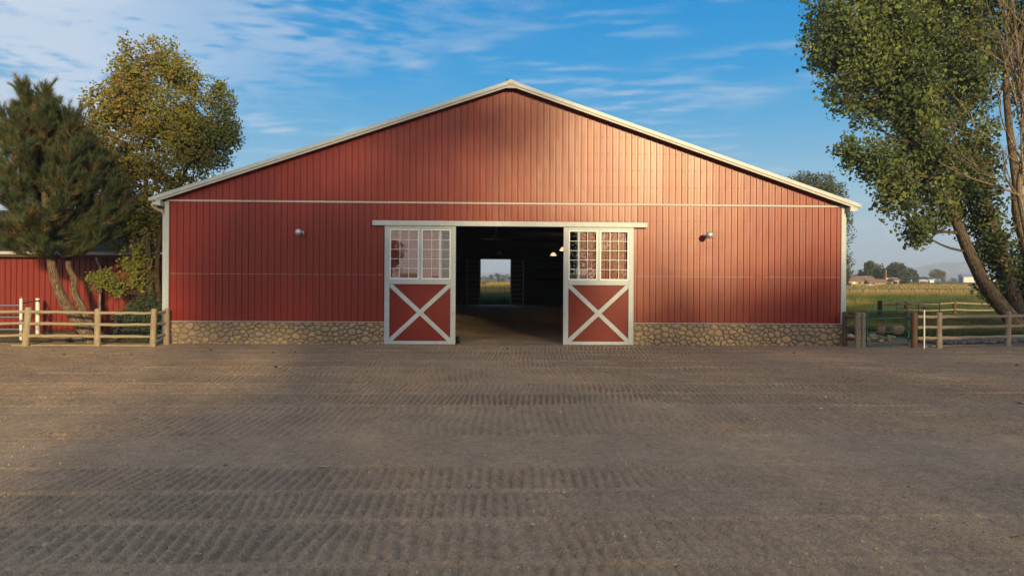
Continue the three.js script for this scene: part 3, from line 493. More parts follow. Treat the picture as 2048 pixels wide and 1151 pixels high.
{
  const P = [[-20.6, 1.55], [-16.36, 1.08], [-14.0, 1.03], [-12.11, 1.10], [-11.97, 0.42]];
  const f = base('log_fence', [0, 0, 0], 'pale three-rail log fence in front of the pine', 'fence');
  logPost(P[0], 1.33, 0.10, M.logPale, f); logPost(P[1], 1.32, 0.115, M.logPale, f, [0.09, -0.02]); logPost(P[2], 1.28, 0.10, M.logPale, f); logPost(P[3], 1.29, 0.10, M.logPale, f, [0.03, 0]); logPost(P[4], 1.27, 0.10, M.logPale, f);
  for (const h of [1.15, 0.76, 0.35]) { logRail(P[0], P[1], h - 0.02, h + 0.01, 0.055, M.logPale, f); logRail(P[1], P[2], h, h - 0.01, 0.053, M.logPale, f); logRail(P[2], P[3], h - 0.02, h - 0.02, 0.050, M.logPale, f); logRail(P[3], P[4], h - 0.01, h, 0.055, M.logGrey, f); }
  tag(mesh('edging_board', box(-16.9, -12.2, -0.03, 0.045, 0.93, 0.99, 0.01), M.logPale), 'pale timber edging board lying along the foot of the log fence', 'board');
  const st = base('stake', [-12.27, 0, 0.78], 'thin cream stake behind the rails beside the barn corner', 'stake'); mesh('rod', tube([[0, -0.1, 0], [0, 0.6, 0], [0, 1.12, 0]], [0.022, 0.022, 0.022], 8), M.cream, st);
  mesh('cap', tube([[0, 1.12, 0], [0, 1.15, 0]], [0.027, 0.024], 8), M.cream, st);
}
{
  // white pipe corral behind it
  const c = base('pipe_corral', [0, 0, 0], 'white posts and grey steel pipe rails by the red shed', 'fence'), A = [-17.95, -1.1], B = [-18.75, -3.3], D = [-25, -1.7];
  const post = (p, h, r) => mesh('post', tube([[p[0], -0.2, p[1]], [p[0], h * 0.5, p[1]], [p[0], h, p[1]]], [r, r, r], 14, { dome1: 0.2 }), M.pvc, c);
  post(A, 1.52, 0.052); post(B, 1.46, 0.075); post(D, 1.5, 0.06);
  for (const h of [1.25, 0.82, 0.37]) { mesh('rail', tube([[D[0], h - 0.04, D[1]], [-21, h - 0.01, -1.4], [A[0] - 0.03, h + 0.02, A[1]]], [0.034, 0.034, 0.034], 10), M.galv, c); mesh('rail', tube([[A[0], h + 0.10, A[1]], [B[0] + 0.06, h + 0.13, B[1]]], [0.034, 0.034], 10), M.galv, c); }
  mesh('finial', tube([[A[0], 1.53, A[1]], [A[0], 1.60, A[1]]], [0.014, 0.012], 6), M.galv, c);
}
{
  const P = [[12.09, 0.31], [12.20, 1.02], [12.39, 1.00], [14.36, 0.78], [15.27, 0.74], [18.4, -0.09], [21.9, -1.0], [25.5, -1.9]];
  const s = base('log_fence', [0, 0, 0], 'short weathered log fence joining the barn corner to the gate', 'fence');
  logPost(P[0], 1.26, 0.092, M.logBrown, s); logPost(P[1], 1.27, 0.098, M.logGrey, s); logPost(P[2], 1.27, 0.09, M.logGrey, s);
  for (const h of [1.10, 0.72, 0.32]) {
    logRail(P[0], P[1], h, h, 0.055, M.logBrown, s);
    for (const k of [1, 2]) { const g = new THREE.CylinderGeometry(0.022, 0.022, 0.02, 10); g.rotateX(Math.PI / 2); g.translate(P[k][0] + 0.035, h - 0.02, P[k][1] + (k === 1 ? 0.095 : 0.088)); mesh('bolt', g, M.black, s); }
  }
  const f = base('log_fence', [0, 0, 0], 'long grey three-rail log fence from the gate past the cottonwood', 'fence');
  logPost(P[3], 1.27, 0.105, M.logBrown, f); for (const k of [4, 5, 6, 7]) logPost(P[k], 1.28, 0.10, M.logGrey, f, [0.02 * (k % 2), 0]);
  for (const h of [1.11, 0.74, 0.36]) { logRail(P[3], P[4], h, h, 0.056, M.logGrey, f); logRail(P[4], P[5], h, h - 0.01, 0.06, M.logGrey, f); logRail(P[5], P[6], h, h, 0.06, M.logGrey, f); logRail(P[6], P[7], h, h, 0.06, M.logGrey, f); }
  tag(mesh('edging_board', box(15.4, 18.3, -0.03, 0.05, -0.12, -0.05, 0.01).rotateY(0.26).translate(0.05, 0, 4.45), M.logGrey), 'grey edging board under the long right-hand log fence', 'board');
  // white stake with a black cap
  const w = base('marker_stake', [14.50, 0, 1.11], 'thin white stake with a black spiky cap near the gate', 'stake');
  mesh('rod', tube([[0, -0.1, 0], [0.005, 0.7, 0], [0, 1.38, 0]], [0.026, 0.026, 0.024], 8, { bump: 0.12, seed: 4, freq: 9 }), M.pvc, w);
  const cap = [tube([[0, 1.38, 0], [0, 1.50, 0]], [0.03, 0.02], 8)]; for (let k = 0; k < 6; k++) { const a = k * 1.05; cap.push(tube([[0, 1.42, 0], [0.07 * Math.cos(a), 1.46, 0.07 * Math.sin(a)], [0.12 * Math.cos(a), 1.43 + 0.02 * (k % 3), 0.12 * Math.sin(a)]], [0.015, 0.012, 0.004], 6)); }
  mesh('cap', mergeGeometries(cap), M.black, w);
}
{
  // green tube gate
  const A = new THREE.Vector3(12.60, 0, 0.84), B = new THREE.Vector3(14.42, 0, 0.34), g = base('tube_gate', A.toArray(), 'dark green steel tube gate with rounded top corners', 'gate'), u = B.clone().sub(A), at = (t, y) => [u.x * t, y, u.z * t];
  mesh('frame', tube([at(0, 0.05), at(0, 0.6), at(0, 1.10), at(0.012, 1.20), at(0.045, 1.275), at(0.10, 1.305), at(0.5, 1.31), at(0.88, 1.305), at(0.95, 1.275), at(0.985, 1.20), at(0.995, 1.10), at(0.995, 0.6), at(0.995, 0.05)], Array(13).fill(0.026), 10), M.green, g);
  for (const y of [0.08, 0.31, 0.55, 0.79, 1.03]) mesh('rail', tube([at(0.004, y), at(0.991, y + 0.02)], [0.024, 0.024], 10), M.green, g);
  mesh('hinge', tube([at(0.995, 0.3), [u.x + 0.06, 0.3, u.z + 0.2]], [0.018, 0.018], 8), M.green, g); mesh('hinge', tube([at(0.995, 1.0), [u.x + 0.06, 1.0, u.z + 0.2]], [0.018, 0.018], 8), M.green, g);
}
{
  // rear fence, its rusty gate, and the far fence
  const f = base('log_fence', [0, 0, 0], 'two-rail brown log fence standing in the green pasture', 'fence'), rust = std({ color: col(0.22, 0.095, 0.035), roughness: 0.8, map: rep(T.wood, 2, 0.7) });
  const X = [[22.35, -15.6], [25.0, -17.4], [28.6, -18.2], [31.9, -18.4], [35.6, -18.9], [39.5, -19.5]];
  X.forEach((p, k) => logPost(p, k ? 1.12 : 1.2, k ? 0.10 : 0.13, k ? rust : M.timber, f));
  for (const h of [1.0, 0.58]) for (let k = 0; k < 5; k++) logRail(X[k], X[k + 1], h, h - 0.01, 0.055, M.logPale, f, 0.06);
  const g = base('tube_gate', [22.75, 0, -14.6], 'rusty thin tube gate in front of the pasture fence', 'gate'), tubeR = std({ color: col(0.15, 0.085, 0.035), roughness: 0.7, metalness: 0.2 });
  for (const x of [0, 1.30, 2.55]) mesh('upright', tube([[x, 0.05, 0], [x, 1.12, 0]], [0.024, 0.024], 8), tubeR, g);
  for (const y of [0.22, 0.5, 0.78, 1.08]) mesh('rail', tube([[0, y, 0], [2.55, y, 0]], [0.018, 0.018], 8), tubeR, g);
  const q = base('wire_fence', [0, 0, 0], 'far brown post and wire fence with white topped posts across the dry grass', 'fence'), cap = std({ color: col(0.6, 0.56, 0.48), roughness: 0.7 });
  for (let k = 0; k < 26; k++) { const x = 30 + k * 2.15, z = -62 - k * 0.62, y = terr(x, z) - 0.05; fs++; mesh('post', tube([[x, y, z], [x, y + 0.55, z], [x, y + 1.05, z]], [0.075, 0.07, 0.07], 7, { bump: 0.06, seed: fs }), M.logBrown, q); mesh('post_cap', tube([[x, y + 1.05, z], [x, y + 1.14, z]], [0.07, 0.05], 7), cap, q); if (k < 25) for (const h of [1.0, 0.7, 0.42]) mesh(h > 0.9 ? 'top_rail' : 'wire', tube([[x, y + h, z], [x + 2.15, terr(x + 2.15, z - 0.62) - 0.05 + h, z - 0.62]], h > 0.9 ? [0.035, 0.035] : [0.010, 0.010], 6), h > 0.9 ? M.logGrey : M.galv, q); }
  const q2 = base('wire_fence', [0, 0, 0], 'low dark fence in the field seen through the rear doorway', 'fence');
  for (let k = 0; k < 12; k++) { const x = -11 + k * 2.4, z = -58 - 0.3 * k; mesh('post', tube([[x, terr(x, z) - 0.1, z], [x, terr(x, z) + 1.1, z]], [0.06, 0.055], 7), M.logBrown, q2); if (k < 11) for (const h of [0.55, 1.0]) mesh('rail', tube([[x, terr(x, z) - 0.05 + h, z], [x + 2.4, terr(x + 2.4, z - 0.3) - 0.05 + h, z - 0.3]], [0.028, 0.028], 6), M.logBrown, q2); }
}

// ---------------------------------------------------------------- red shed behind the pine
{
  const s = base('red_shed', [0, 0, 0], 'long low red metal shed with dark roof behind the pine', 'shed'), z0 = -4.0, x0 = -42, x1 = -12.75, H = 3.28;
  const shedRed = M.red.clone(); shedRed.color = col(0.20, 0.020, 0.011); shedRed.roughness = 0.5;
  for (let x = x0; x < x1 - 0.05; x += 0.9144) { const g = sheet(x, Math.min(x1, x + 0.9144), () => 0.12, () => H, 0, 0.7); g.translate(0, 0, z0); mesh('wall_panel', g, shedRed, s); }
  mesh('kick_board', box(x0, x1, -0.15, 0.118, z0 - 0.05, z0 + 0.03), M.timber, s);
  mesh('end_wall', box(x1, x1 + 0.05, -0.1, H, z0 - 10, z0 - 0.001), shedRed, s); mesh('end_wall', box(x0 - 0.05, x0, -0.1, H, z0 - 10, z0 - 0.001), shedRed, s); mesh('rear_wall', box(x0, x1, -0.1, H, z0 - 10.06, z0 - 10.01), shedRed, s);
  const dark = std({ color: col(0.032, 0.026, 0.024), roughness: 0.95, map: rep(T.stone, 1, 1), bumpMap: rep(T.fineBump, 2, 2), bumpScale: 0.01 });
  const rise = 2.15, run = 5.4;
  for (let k = 0; k < 14; k++) { const t0 = k / 14, t1 = (k + 1.25) / 14, za = z0 + 0.42 - run * t0, zb = z0 + 0.42 - run * Math.min(1, t1), ya = H + 0.04 + rise * t0 + 0.03, yb = H + 0.04 + rise * Math.min(1, t1) + 0.008; const g = new THREE.BufferGeometry(); g.setAttribute('position', new THREE.Float32BufferAttribute([x0 - 0.3, ya, za, x1 + 0.3, ya, za, x1 + 0.3, yb, zb, x0 - 0.3, yb, zb, x0 - 0.3, ya - 0.025, za, x1 + 0.3, ya - 0.025, za], 3)); g.setAttribute('uv', new THREE.Float32BufferAttribute([x0, za, x1, za, x1, zb, x0, zb, x0, za, x1, za], 2)); g.setIndex([0, 1, 2, 0, 2, 3, 4, 5, 1, 4, 1, 0]); g.computeVertexNormals(); mesh('shingle_course', g, dark, s); }
  mesh('rear_slope', prism([[-(z0 + 0.42 - run), H + 0.04 + rise], [-(z0 - 10.4), H + 0.02], [-(z0 - 10.4), H - 0.06], [-(z0 + 0.42 - run), H - 0.06 + rise]], x0 - 0.3, x1 + 0.3).rotateY(Math.PI / 2), dark, s);
  mesh('gutter', box(x0 - 0.3, x1 + 0.3, H - 0.06, H + 0.06, z0 + 0.42, z0 + 0.52, 0.012), M.cream, s);
  mesh('fascia', box(x0 - 0.3, x1 + 0.3, H - 0.14, H - 0.062, z0 + 0.40, z0 + 0.43), M.soffit, s);
  mesh('soffit', box(x0 - 0.3, x1 + 0.3, H - 0.155, H - 0.141, z0 + 0.03, z0 + 0.43), M.soffit, s);
  mesh('downspout', tube([[-16.62, H - 0.16, z0 + 0.40], [-16.62, H - 0.35, z0 + 0.3], [-16.62, H - 0.5, z0 + 0.11], [-16.62, 0.35, z0 + 0.11], [-16.62, 0.15, z0 + 0.18], [-16.62, 0.08, z0 + 0.34]], Array(6).fill(0.05), 10), M.white, s);
}

// ---------------------------------------------------------------- stones, gravel, litter
function rock(seed, rx, ry, rz) {
  const g = mergeVertices(new THREE.IcosahedronGeometry(1, 2).deleteAttribute('uv').deleteAttribute('normal')), p = g.attributes.position, q = rng(seed), ox = q() * 50;
  for (let i = 0; i < p.count; i++) { const x = p.getX(i), y = p.getY(i), z = p.getZ(i), k = 1 + 0.45 * (fbm(x * 0.9 + ox, y * 0.9 + z * 0.7, 3) - 0.5) + 0.12 * (n2(x * 4 + ox, z * 4 + y * 3) - 0.5); p.setXYZ(i, Math.sign(x) * Math.pow(Math.abs(x), 0.8) * rx * k, Math.sign(y) * Math.pow(Math.abs(y), 0.8) * ry * k, Math.sign(z) * Math.pow(Math.abs(z), 0.8) * rz * k); }
  g.computeVertexNormals(); const uv = new Float32Array(p.count * 2); for (let i = 0; i < p.count; i++) { uv[2 * i] = p.getX(i) + p.getZ(i) * 0.6; uv[2 * i + 1] = p.getY(i) + p.getZ(i) * 0.5; } g.setAttribute('uv', new THREE.BufferAttribute(uv, 2)); return g;
}
const rockMat = (c) => std({ color: col(...c), roughness: 0.9, map: rep(T.stone, 2, 2), bumpMap: rep(T.fineBump, 3, 3), bumpScale: 0.01 });
{
  const warm = rockMat([0.32, 0.20, 0.12]), grey = rockMat([0.26, 0.24, 0.22]), pale = rockMat([0.36, 0.31, 0.25]), buff = rockMat([0.42, 0.24, 0.13]);
  for (const [x, y, z, a, b, c, m, lb] of [[-16.05, 0.12, -0.35, 0.30, 0.20, 0.24, warm, 'orange brown boulder under the log fence'], [-15.4, 0.10, -0.5, 0.30, 0.17, 0.26, grey, 'grey boulder beside the orange one under the log fence'], [16.35, 0.26, -4.9, 0.20, 0.24, 0.16, buff, 'upright orange block of stone behind the green gate'], [17.15, 0.22, -5.0, 0.27, 0.21, 0.18, buff, 'broad orange block of stone behind the green gate'], [13.0, 0.2, -2.6, 0.2, 0.24, 0.16, buff, 'tilted buff slab by the barn corner']]) { const o = mesh('boulder', rock(Math.round(x * 7 + 500), a, b, c), m); o.position.set(x, y, z); tag(o, lb, 'boulder'); }
  const r = rng(9), geos = [1, 2, 3, 4].map((k) => rock(40 + k, 0.13, 0.08, 0.10)), ms = [grey, pale, warm];
  for (let k = 0; k < 46; k++) { const o = mesh('river_rock', geos[k % 4], ms[Math.floor(r() * 3)]); o.position.set(13.0 + r() * 2.6 + 0.9 * r(), 0.03 + 0.05 * r(), -1.6 - r() * 2.6); o.rotation.set(r() * 0.5, r() * 6, r() * 0.5); o.scale.setScalar(0.7 + 0.7 * r()); tag(o, 'rounded river rock in the loose pile behind the green gate', 'rock', 'river rocks behind the gate'); }
  const gg = rock(71, 0.055, 0.035, 0.045), gm = rockMat([0.19, 0.20, 0.215]), N = 1500, im = new THREE.InstancedMesh(gg, gm, N), o = new THREE.Object3D();
  for (let k = 0; k < N; k++) { const x = 16.2 + r() * 9, z = -0.25 - 0.27 * (x - 16) - 0.3 - r() * 1.5; o.position.set(x, 0.03 + 0.03 * r(), z); o.rotation.set(r() * 6, r() * 6, r() * 6); o.scale.setScalar(0.6 + 0.9 * r()); o.updateMatrix(); im.setMatrixAt(k, o.matrix); const c = 0.7 + 0.6 * r(); im.setColorAt(k, col(c, c, c)); }
  im.name = 'gravel'; im.castShadow = im.receiveShadow = true; tag(im, 'blue grey gravel bed behind the long log fence', 'gravel', null, 'stuff'); scene.add(im);
  // crumbs of soil on the yard
  const cg = mergeVertices(new THREE.IcosahedronGeometry(0.011, 0).deleteAttribute('uv').deleteAttribute('normal')); cg.computeVertexNormals(); const C = 5200, cm = new THREE.InstancedMesh(cg, std({ color: col(0.42, 0.30, 0.20), roughness: 1 }), C);
  for (let k = 0; k < C; k++) { const d = 5.4 + 19 * Math.pow(r(), 1.6), x = -0.6 + (r() - 0.5) * 1.56 * d, z = 25.1 - d; o.position.set(x, yardH(x, z) + 0.003, z); o.rotation.set(r() * 6, r() * 6, r() * 6); const s = 0.35 + 1.1 * r() * r() + (r() > 0.99 ? 0.6 : 0); o.scale.set(s * 1.3, s * 0.8, s); o.updateMatrix(); cm.setMatrixAt(k, o.matrix); const c = 0.6 + 0.75 * r(); cm.setColorAt(k, col(c, c, c)); }
  cm.name = 'soil_crumbs'; cm.castShadow = cm.receiveShadow = true; tag(cm, 'small crumbs of soil scattered over the yard', 'soil', null, 'stuff'); scene.add(cm);
  // droppings and clods near the barn
  const clod = rock(83, 0.07, 0.04, 0.06), cm2 = std({ color: col(0.05, 0.035, 0.025), roughness: 1 });
  for (const [x, z] of [[-14.46, 2.65], [-12.48, 2.59], [-13.39, 3.9], [-11.5, 3.71], [-9.61, 2.51], [-7.44, 3.18], [-7.9, 3.05], [-6.79, 3.02], [-6.29, 6.64], [-2.44, 3.04], [2.5, 3.19], [-0.09, 1.41], [2.99, 4], [9.26, 2.56], [14.21, 5.81], [9.69, 11.77], [-11.92, 4.25], [-1.71, 2.87]]) { const p = mesh('dirt_clod', clod, cm2); p.position.set(x, yardH(x, z) + 0.015, z); p.rotation.y = r() * 6; p.scale.setScalar(0.3 + 0.4 * r()); tag(p, 'small dark clod lying on the dirt yard', 'clod', 'dark clods on the yard'); }
  // fallen leaves
  const lg = new THREE.BufferGeometry(), L = 0.05; lg.setAttribute('position', new THREE.Float32BufferAttribute([0, 0, -L, -0.6 * L, 0.016, -0.35 * L, -0.45 * L, 0.014, 0.4 * L, 0, 0.003, L, 0.45 * L, 0.015, 0.4 * L, 0.6 * L, 0.018, -0.3 * L, 0, 0.002, 0], 3)); lg.setIndex([0, 1, 6, 1, 2, 6, 2, 3, 6, 3, 4, 6, 4, 5, 6, 5, 0, 6]); lg.computeVertexNormals();
  const lm = [[0.55, 0.47, 0.33], [0.47, 0.36, 0.13], [0.60, 0.52, 0.42], [0.45, 0.36, 0.22]].map((c) => std({ color: col(...c), roughness: 0.8, side: THREE.DoubleSide }));
  const spots = [[-4.62, 18.79], [-4.67, 18.9], [-4, 16.21], [-6.41, 16.22], [-4.7, 16.56], [-0.23, 18.33], [-0.88, 17.04], [0.02, 17.33], [0.16, 17.39], [1.62, 15.18], [0.93, 19.29], [4.04, 18.38], [4.28, 18.75], [3.88, 13.23], [3.77, 14.21], [4.3, 13.44], [4.4, 11.13], [-1.45, 11.05], [-6.3, 10.48], [-6.12, 10.42], [-9.27, 6.07], [3.44, 5.47], [3.74, 5.47], [2.09, 9.14], [1.57, 8.68], [-0.02, 7.68], [-0.07, 9.75], [2.54, 12.42], [3.01, 13.95], [4.2, 17.2], [-2.75, 16.26], [5.46, 12.41], [7.81, 14.1], [7.06, 8.01], [8.33, 8.42], [10.01, 9.72], [8.97, 9.87], [6.02, 8.62], [6.51, 3.91], [6.47, 1.7], [-6.77, 8.22], [-6.2, 6.54]];
  for (let k = 0; k < 34; k++) { const d = 12 + 11 * r(); spots.push([1 + (r() - 0.15) * 0.8 * d, 25.1 - d]); }
  for (const [x, z] of spots) { const p = mesh('fallen_leaf', lg, lm[Math.floor(r() * 4)]); p.position.set(x, yardH(x, z) + 0.006, z); p.rotation.set((r() - 0.5) * 0.5, r() * 6, (r() - 0.5) * 0.5); p.scale.setScalar(0.55 + 0.45 * r()); tag(p, 'small pale dry leaf fallen on the dirt yard', 'leaf', 'fallen leaves on the yard'); }
}

// ---------------------------------------------------------------- trees
function spray(seed, n, R, size, wide = 0.62, flat = 1) {            // a handful of folded leaves round a twig end
  const r = rng(seed), pos = [], cl = [], idx = [], q = new THREE.Quaternion(), e = new THREE.Euler(), v = new THREE.Vector3();
  for (let k = 0; k < n; k++) {
    const a = r() * 6.283, b = Math.acos(2 * r() - 1), d = R * Math.cbrt(r()), cx = d * Math.sin(b) * Math.cos(a), cy = d * Math.cos(b) * flat, cz = d * Math.sin(b) * Math.sin(a), s = size * (0.7 + 0.6 * r()), t = 0.72 + 0.5 * r();
    q.setFromEuler(e.set((r() - 0.5) * 2.4 + 0.6, r() * 6.283, (r() - 0.5) * 2.4));
    const at = pos.length / 3;
    for (const [x, y, z] of [[0, 0, 0], [-wide / 2, 0.10, 0.42], [0, 0, 1], [wide / 2, 0.10, 0.42], [0, -0.02, 0.45]]) { v.set(x * s, y * s, z * s).applyQuaternion(q); pos.push(cx + v.x, cy + v.y, cz + v.z); cl.push(t, t, t); }
    idx.push(at, at + 1, at + 4, at + 1, at + 2, at + 4, at + 2, at + 3, at + 4, at + 3, at, at + 4);
  }
  const g = new THREE.BufferGeometry(); g.setAttribute('position', new THREE.Float32BufferAttribute(pos, 3)); g.setAttribute('color', new THREE.Float32BufferAttribute(cl, 3)); g.setIndex(idx); g.computeVertexNormals(); return g;
}
const leafMat = phys({ color: col(1, 1, 1), vertexColors: true, roughness: 1, transmission: 0.35, thickness: 0, side: THREE.DoubleSide });
const barkM = (c, s = 1) => std({ color: col(...c), roughness: 0.95, map: rep(T.bark, 1.6 * s, 0.8 * s), bumpMap: rep(T.barkBump, 1.6 * s, 0.8 * s), bumpScale: 0.03 });
function curve(pts, n = 10) { return new THREE.CatmullRomCurve3(pts.map((p) => new THREE.Vector3(...p))).getPoints(n); }
function stem(pts, r0, r1, seed, n = 12, seg = 10) { const P = curve(pts, n); return tube(P, P.map((_, i) => lerp(r0, r1, Math.pow(i / n, 0.72)) * (i === 0 ? 1.18 : 1)), seg, { bump: 0.09, seed, freq: 2, uvr: r0 }); }
function tree(o) {
  const root = base(o.name, o.at, o.label, o.category ?? 'tree', o.group), B = new THREE.Vector3(...o.at), r = rng(o.seed), loc = (p) => [p[0] - B.x, p[1] - B.y, p[2] - B.z];
  const paths = o.stems.map((s) => s.pts.map(loc));
  o.stems.forEach((s, k) => mesh('trunk', stem(paths[k], s.r0, s.r1, o.seed + k, 14, s.seg ?? 12), s.mat ?? o.bark, root));
  const nodes = []; o.stems.forEach((s, k) => { curve(paths[k], 16).forEach((p, i) => { if (i > 3 && !s.bare) nodes.push([p, lerp(s.r0, s.r1, i / 16)]); }); });
  const limbs = [], total = o.blobs.reduce((s, b) => s + b.r[0] * b.r[1], 0), ims = o.sprays.map(() => []);
  for (const b of o.blobs) {
    const c = new THREE.Vector3(...loc(b.c)); let best = null, bd = 1e9;
    for (const n of nodes) { const d = n[0].distanceTo(c) + Math.max(0, n[0].y - c.y + 0.5) * 2; if (d < bd) { bd = d; best = n; } }
    if (best) { const s = best[0], m = s.clone().lerp(c, 0.55); m.y -= 0.10 * s.distanceTo(c); m.x += (r() - 0.5) * 0.4; m.z += (r() - 0.5) * 0.4; const R = Math.min(best[1] * 0.55, 0.03 + 0.018 * s.distanceTo(c)); limbs.push(stem([s.toArray(), m.toArray(), c.toArray()], R, R * 0.35, r() * 99, 7, 6)); }
    for (let k = 0; k < (o.twigs ?? 7); k++) { const a = r() * 6.283, e = (r() - 0.35) * 1.8, d = new THREE.Vector3(Math.cos(a) * Math.cos(e) * b.r[0], Math.sin(e) * b.r[1], Math.sin(a) * Math.cos(e) * b.r[2]).multiplyScalar(0.92), m = d.clone().multiplyScalar(0.5); m.y -= 0.12 * b.r[1]; limbs.push(stem([c.toArray(), c.clone().add(m).toArray(), c.clone().add(d).toArray()], o.twigR ?? 0.018, 0.005, r() * 99, 4, 4)); }
    const n = Math.round(o.count * b.r[0] * b.r[1] / total * (b.d ?? 1));
    for (let k = 0; k < n; k++) {
      const u = new THREE.Vector3(r() - 0.5, r() - 0.5, r() - 0.5).normalize(), rad = Math.pow(r(), 0.42) * (0.86 + 0.34 * n2(u.x * 3 + c.x * 2, u.y * 3 + u.z * 3 + c.y));
      const p = new THREE.Vector3(c.x + u.x * b.r[0] * rad, c.y + u.y * b.r[1] * rad, c.z + u.z * b.r[2] * rad);
      const gap = n2(p.x * (o.gapF ?? 1.1) + 40 + p.z * 0.5, p.y * (o.gapF ?? 1.1) - p.z * 0.6 + 7); if (gap < (o.gap ?? 0.30) && r() < 0.9) continue;
      ims[Math.floor(r() * ims.length)].push([p, (o.size ?? 1) * (0.75 + 0.5 * r()), o.color(p.x + B.x, p.y + B.y, p.z + B.z, r, b)]);
    }
  }
  if (limbs.length) mesh('limbs', mergeGeometries(limbs), o.bark, root);
  const ob = new THREE.Object3D();
  ims.forEach((L, k) => { const im = new THREE.InstancedMesh(o.sprays[k], o.leaf ?? leafMat, L.length); L.forEach(([p, s, c], i) => { ob.position.copy(p); ob.rotation.set(r() * 6, r() * 6, r() * 6); ob.scale.setScalar(s); ob.updateMatrix(); im.setMatrixAt(i, ob.matrix); im.setColorAt(i, col(...c)); }); im.name = 'crown'; im.castShadow = im.receiveShadow = true; im.userData.kind = 'stuff'; root.add(im); });
  return root;
}
const mixc = (a, b, t) => a.map((v, i) => lerp(v, b[i], clamp(t)));
const SPR = [1, 2, 3].map((k) => spray(k, 10, 0.25, 0.115, 0.78)), SPRS = [4, 5, 6].map((k) => spray(k, 11, 0.20, 0.10, 0.85));

// cottonwood on the right
{
  const B = [24.56, 0.02, -7.33], bl = [], add = (p, r, d) => bl.push({ c: p, r: [r, r * 0.95, r * 1.15], d });
  for (const [p, r, d] of [
    [[15.19, 15.65, -6.4], 1.9], [[18.27, 17.02, -7.31], 2.6], [[22.24, 18.21, -8.2], 3.0], [[26.66, 18.45, -9.07], 3.0], [[14.78, 13.3, -5.91], 1.5], [[16.69, 13.83, -6.36], 1.9], [[19.47, 14.2, -7.28], 2.4], [[23.19, 14.68, -9.17], 2.3], [[26.44, 15.3, -10.08], 2.0, 0.6],
    [[15.42, 11.62, -5.9], 1.4], [[17.39, 11.43, -6.34], 1.9], [[20.19, 11.61, -7.26], 2.2], [[23.58, 11.93, -9.16], 1.8, 0.4], [[26.97, 11.96, -10.06], 1.7, 0.12], [[15.99, 9.93, -5.88], 1.15], [[17.97, 9.49, -6.32], 1.7], [[20.88, 9.48, -7.74], 1.9], [[23.85, 9.18, -9.15], 1.4, 0.25],
    [[15.71, 8.13, -5.89], 0.85, 0.7], [[16.79, 7.8, -5.86], 1.1, 0.9], [[19.2, 7.52, -6.79], 1.6], [[22.19, 7.52, -8.2], 1.5], [[17.76, 6.4, -6.33], 0.95, 0.8], [[20.23, 5.95, -7.26], 1.2, 0.9], [[19.11, 4.69, -6.79], 0.75, 0.8], [[18, 5.49, -6.32], 0.6, 0.7], [[23.62, 5.93, -9.16], 1.2, 0.6], [[24.38, 4.43, -9.14], 1.2, 1.1], [[25.01, 2.81, -9.12], 1.2, 1.2], [[25.64, 1.69, -9.1], 1.0, 1.1], [[28.05, 4.51, -10.03], 1.6], [[29.05, 8.37, -10], 2.4, 0.45], [[30.11, 14.09, -10.97], 3.0], [[23.84, 2.06, -8.55], 0.55, 0.9]]) add(p, r, d);
  tree({ name: 'cottonwood_tree', at: [B[0], 0, B[2]], label: 'big leafy cottonwood with leaning trunks behind the right-hand fence', seed: 301, bark: barkM([0.32, 0.25, 0.18]), blobs: bl, sprays: SPR, size: 1.55, count: 21500, twigs: 9, gap: 0.47, gapF: 1.0, twigR: 0.024,
    stems: [
      { pts: [[24.66, -0.12, -7.33], [23.68, 0.9, -7.16], [22.35, 2.43, -6.99], [21.2, 4.51, -6.73], [20.41, 6.11, -6.55], [19.3, 9.1, -6.58], [17.9, 12.32, -6.62], [17.18, 16.24, -6.64]], r0: 0.42, r1: 0.07, seg: 16 },
      { pts: [[25.01, -0.15, -7.72], [24.97, 0.98, -8.12], [24.77, 2.93, -8.62], [24.08, 5.4, -8.74], [23.47, 7.9, -8.96], [22.58, 11.42, -9.19], [21.93, 15.92, -9.21]], r0: 0.42, r1: 0.08, seg: 14 },
      { pts: [[25.56, -0.15, -7.7], [25.79, 2.45, -8.09], [25.29, 4.39, -8.11], [24.89, 5.84, -8.12], [24.83, 7.3, -8.12], [24.63, 9.77, -8.33], [24.63, 13.28, -8.63], [25.42, 17.94, -9.11]], r0: 0.42, r1: 0.09, mat: barkM([0.50, 0.39, 0.28]), seg: 14 }],
    color: (x, y, z, r) => { const t = r(); const g = mixc([0.042, 0.072, 0.013], [0.165, 0.210, 0.032], t * t + 0.5 * (n2(x * 0.6, y * 0.6) - 0.4)); return r() < 0.010 ? [0.34, 0.23, 0.03] : g; } });
}
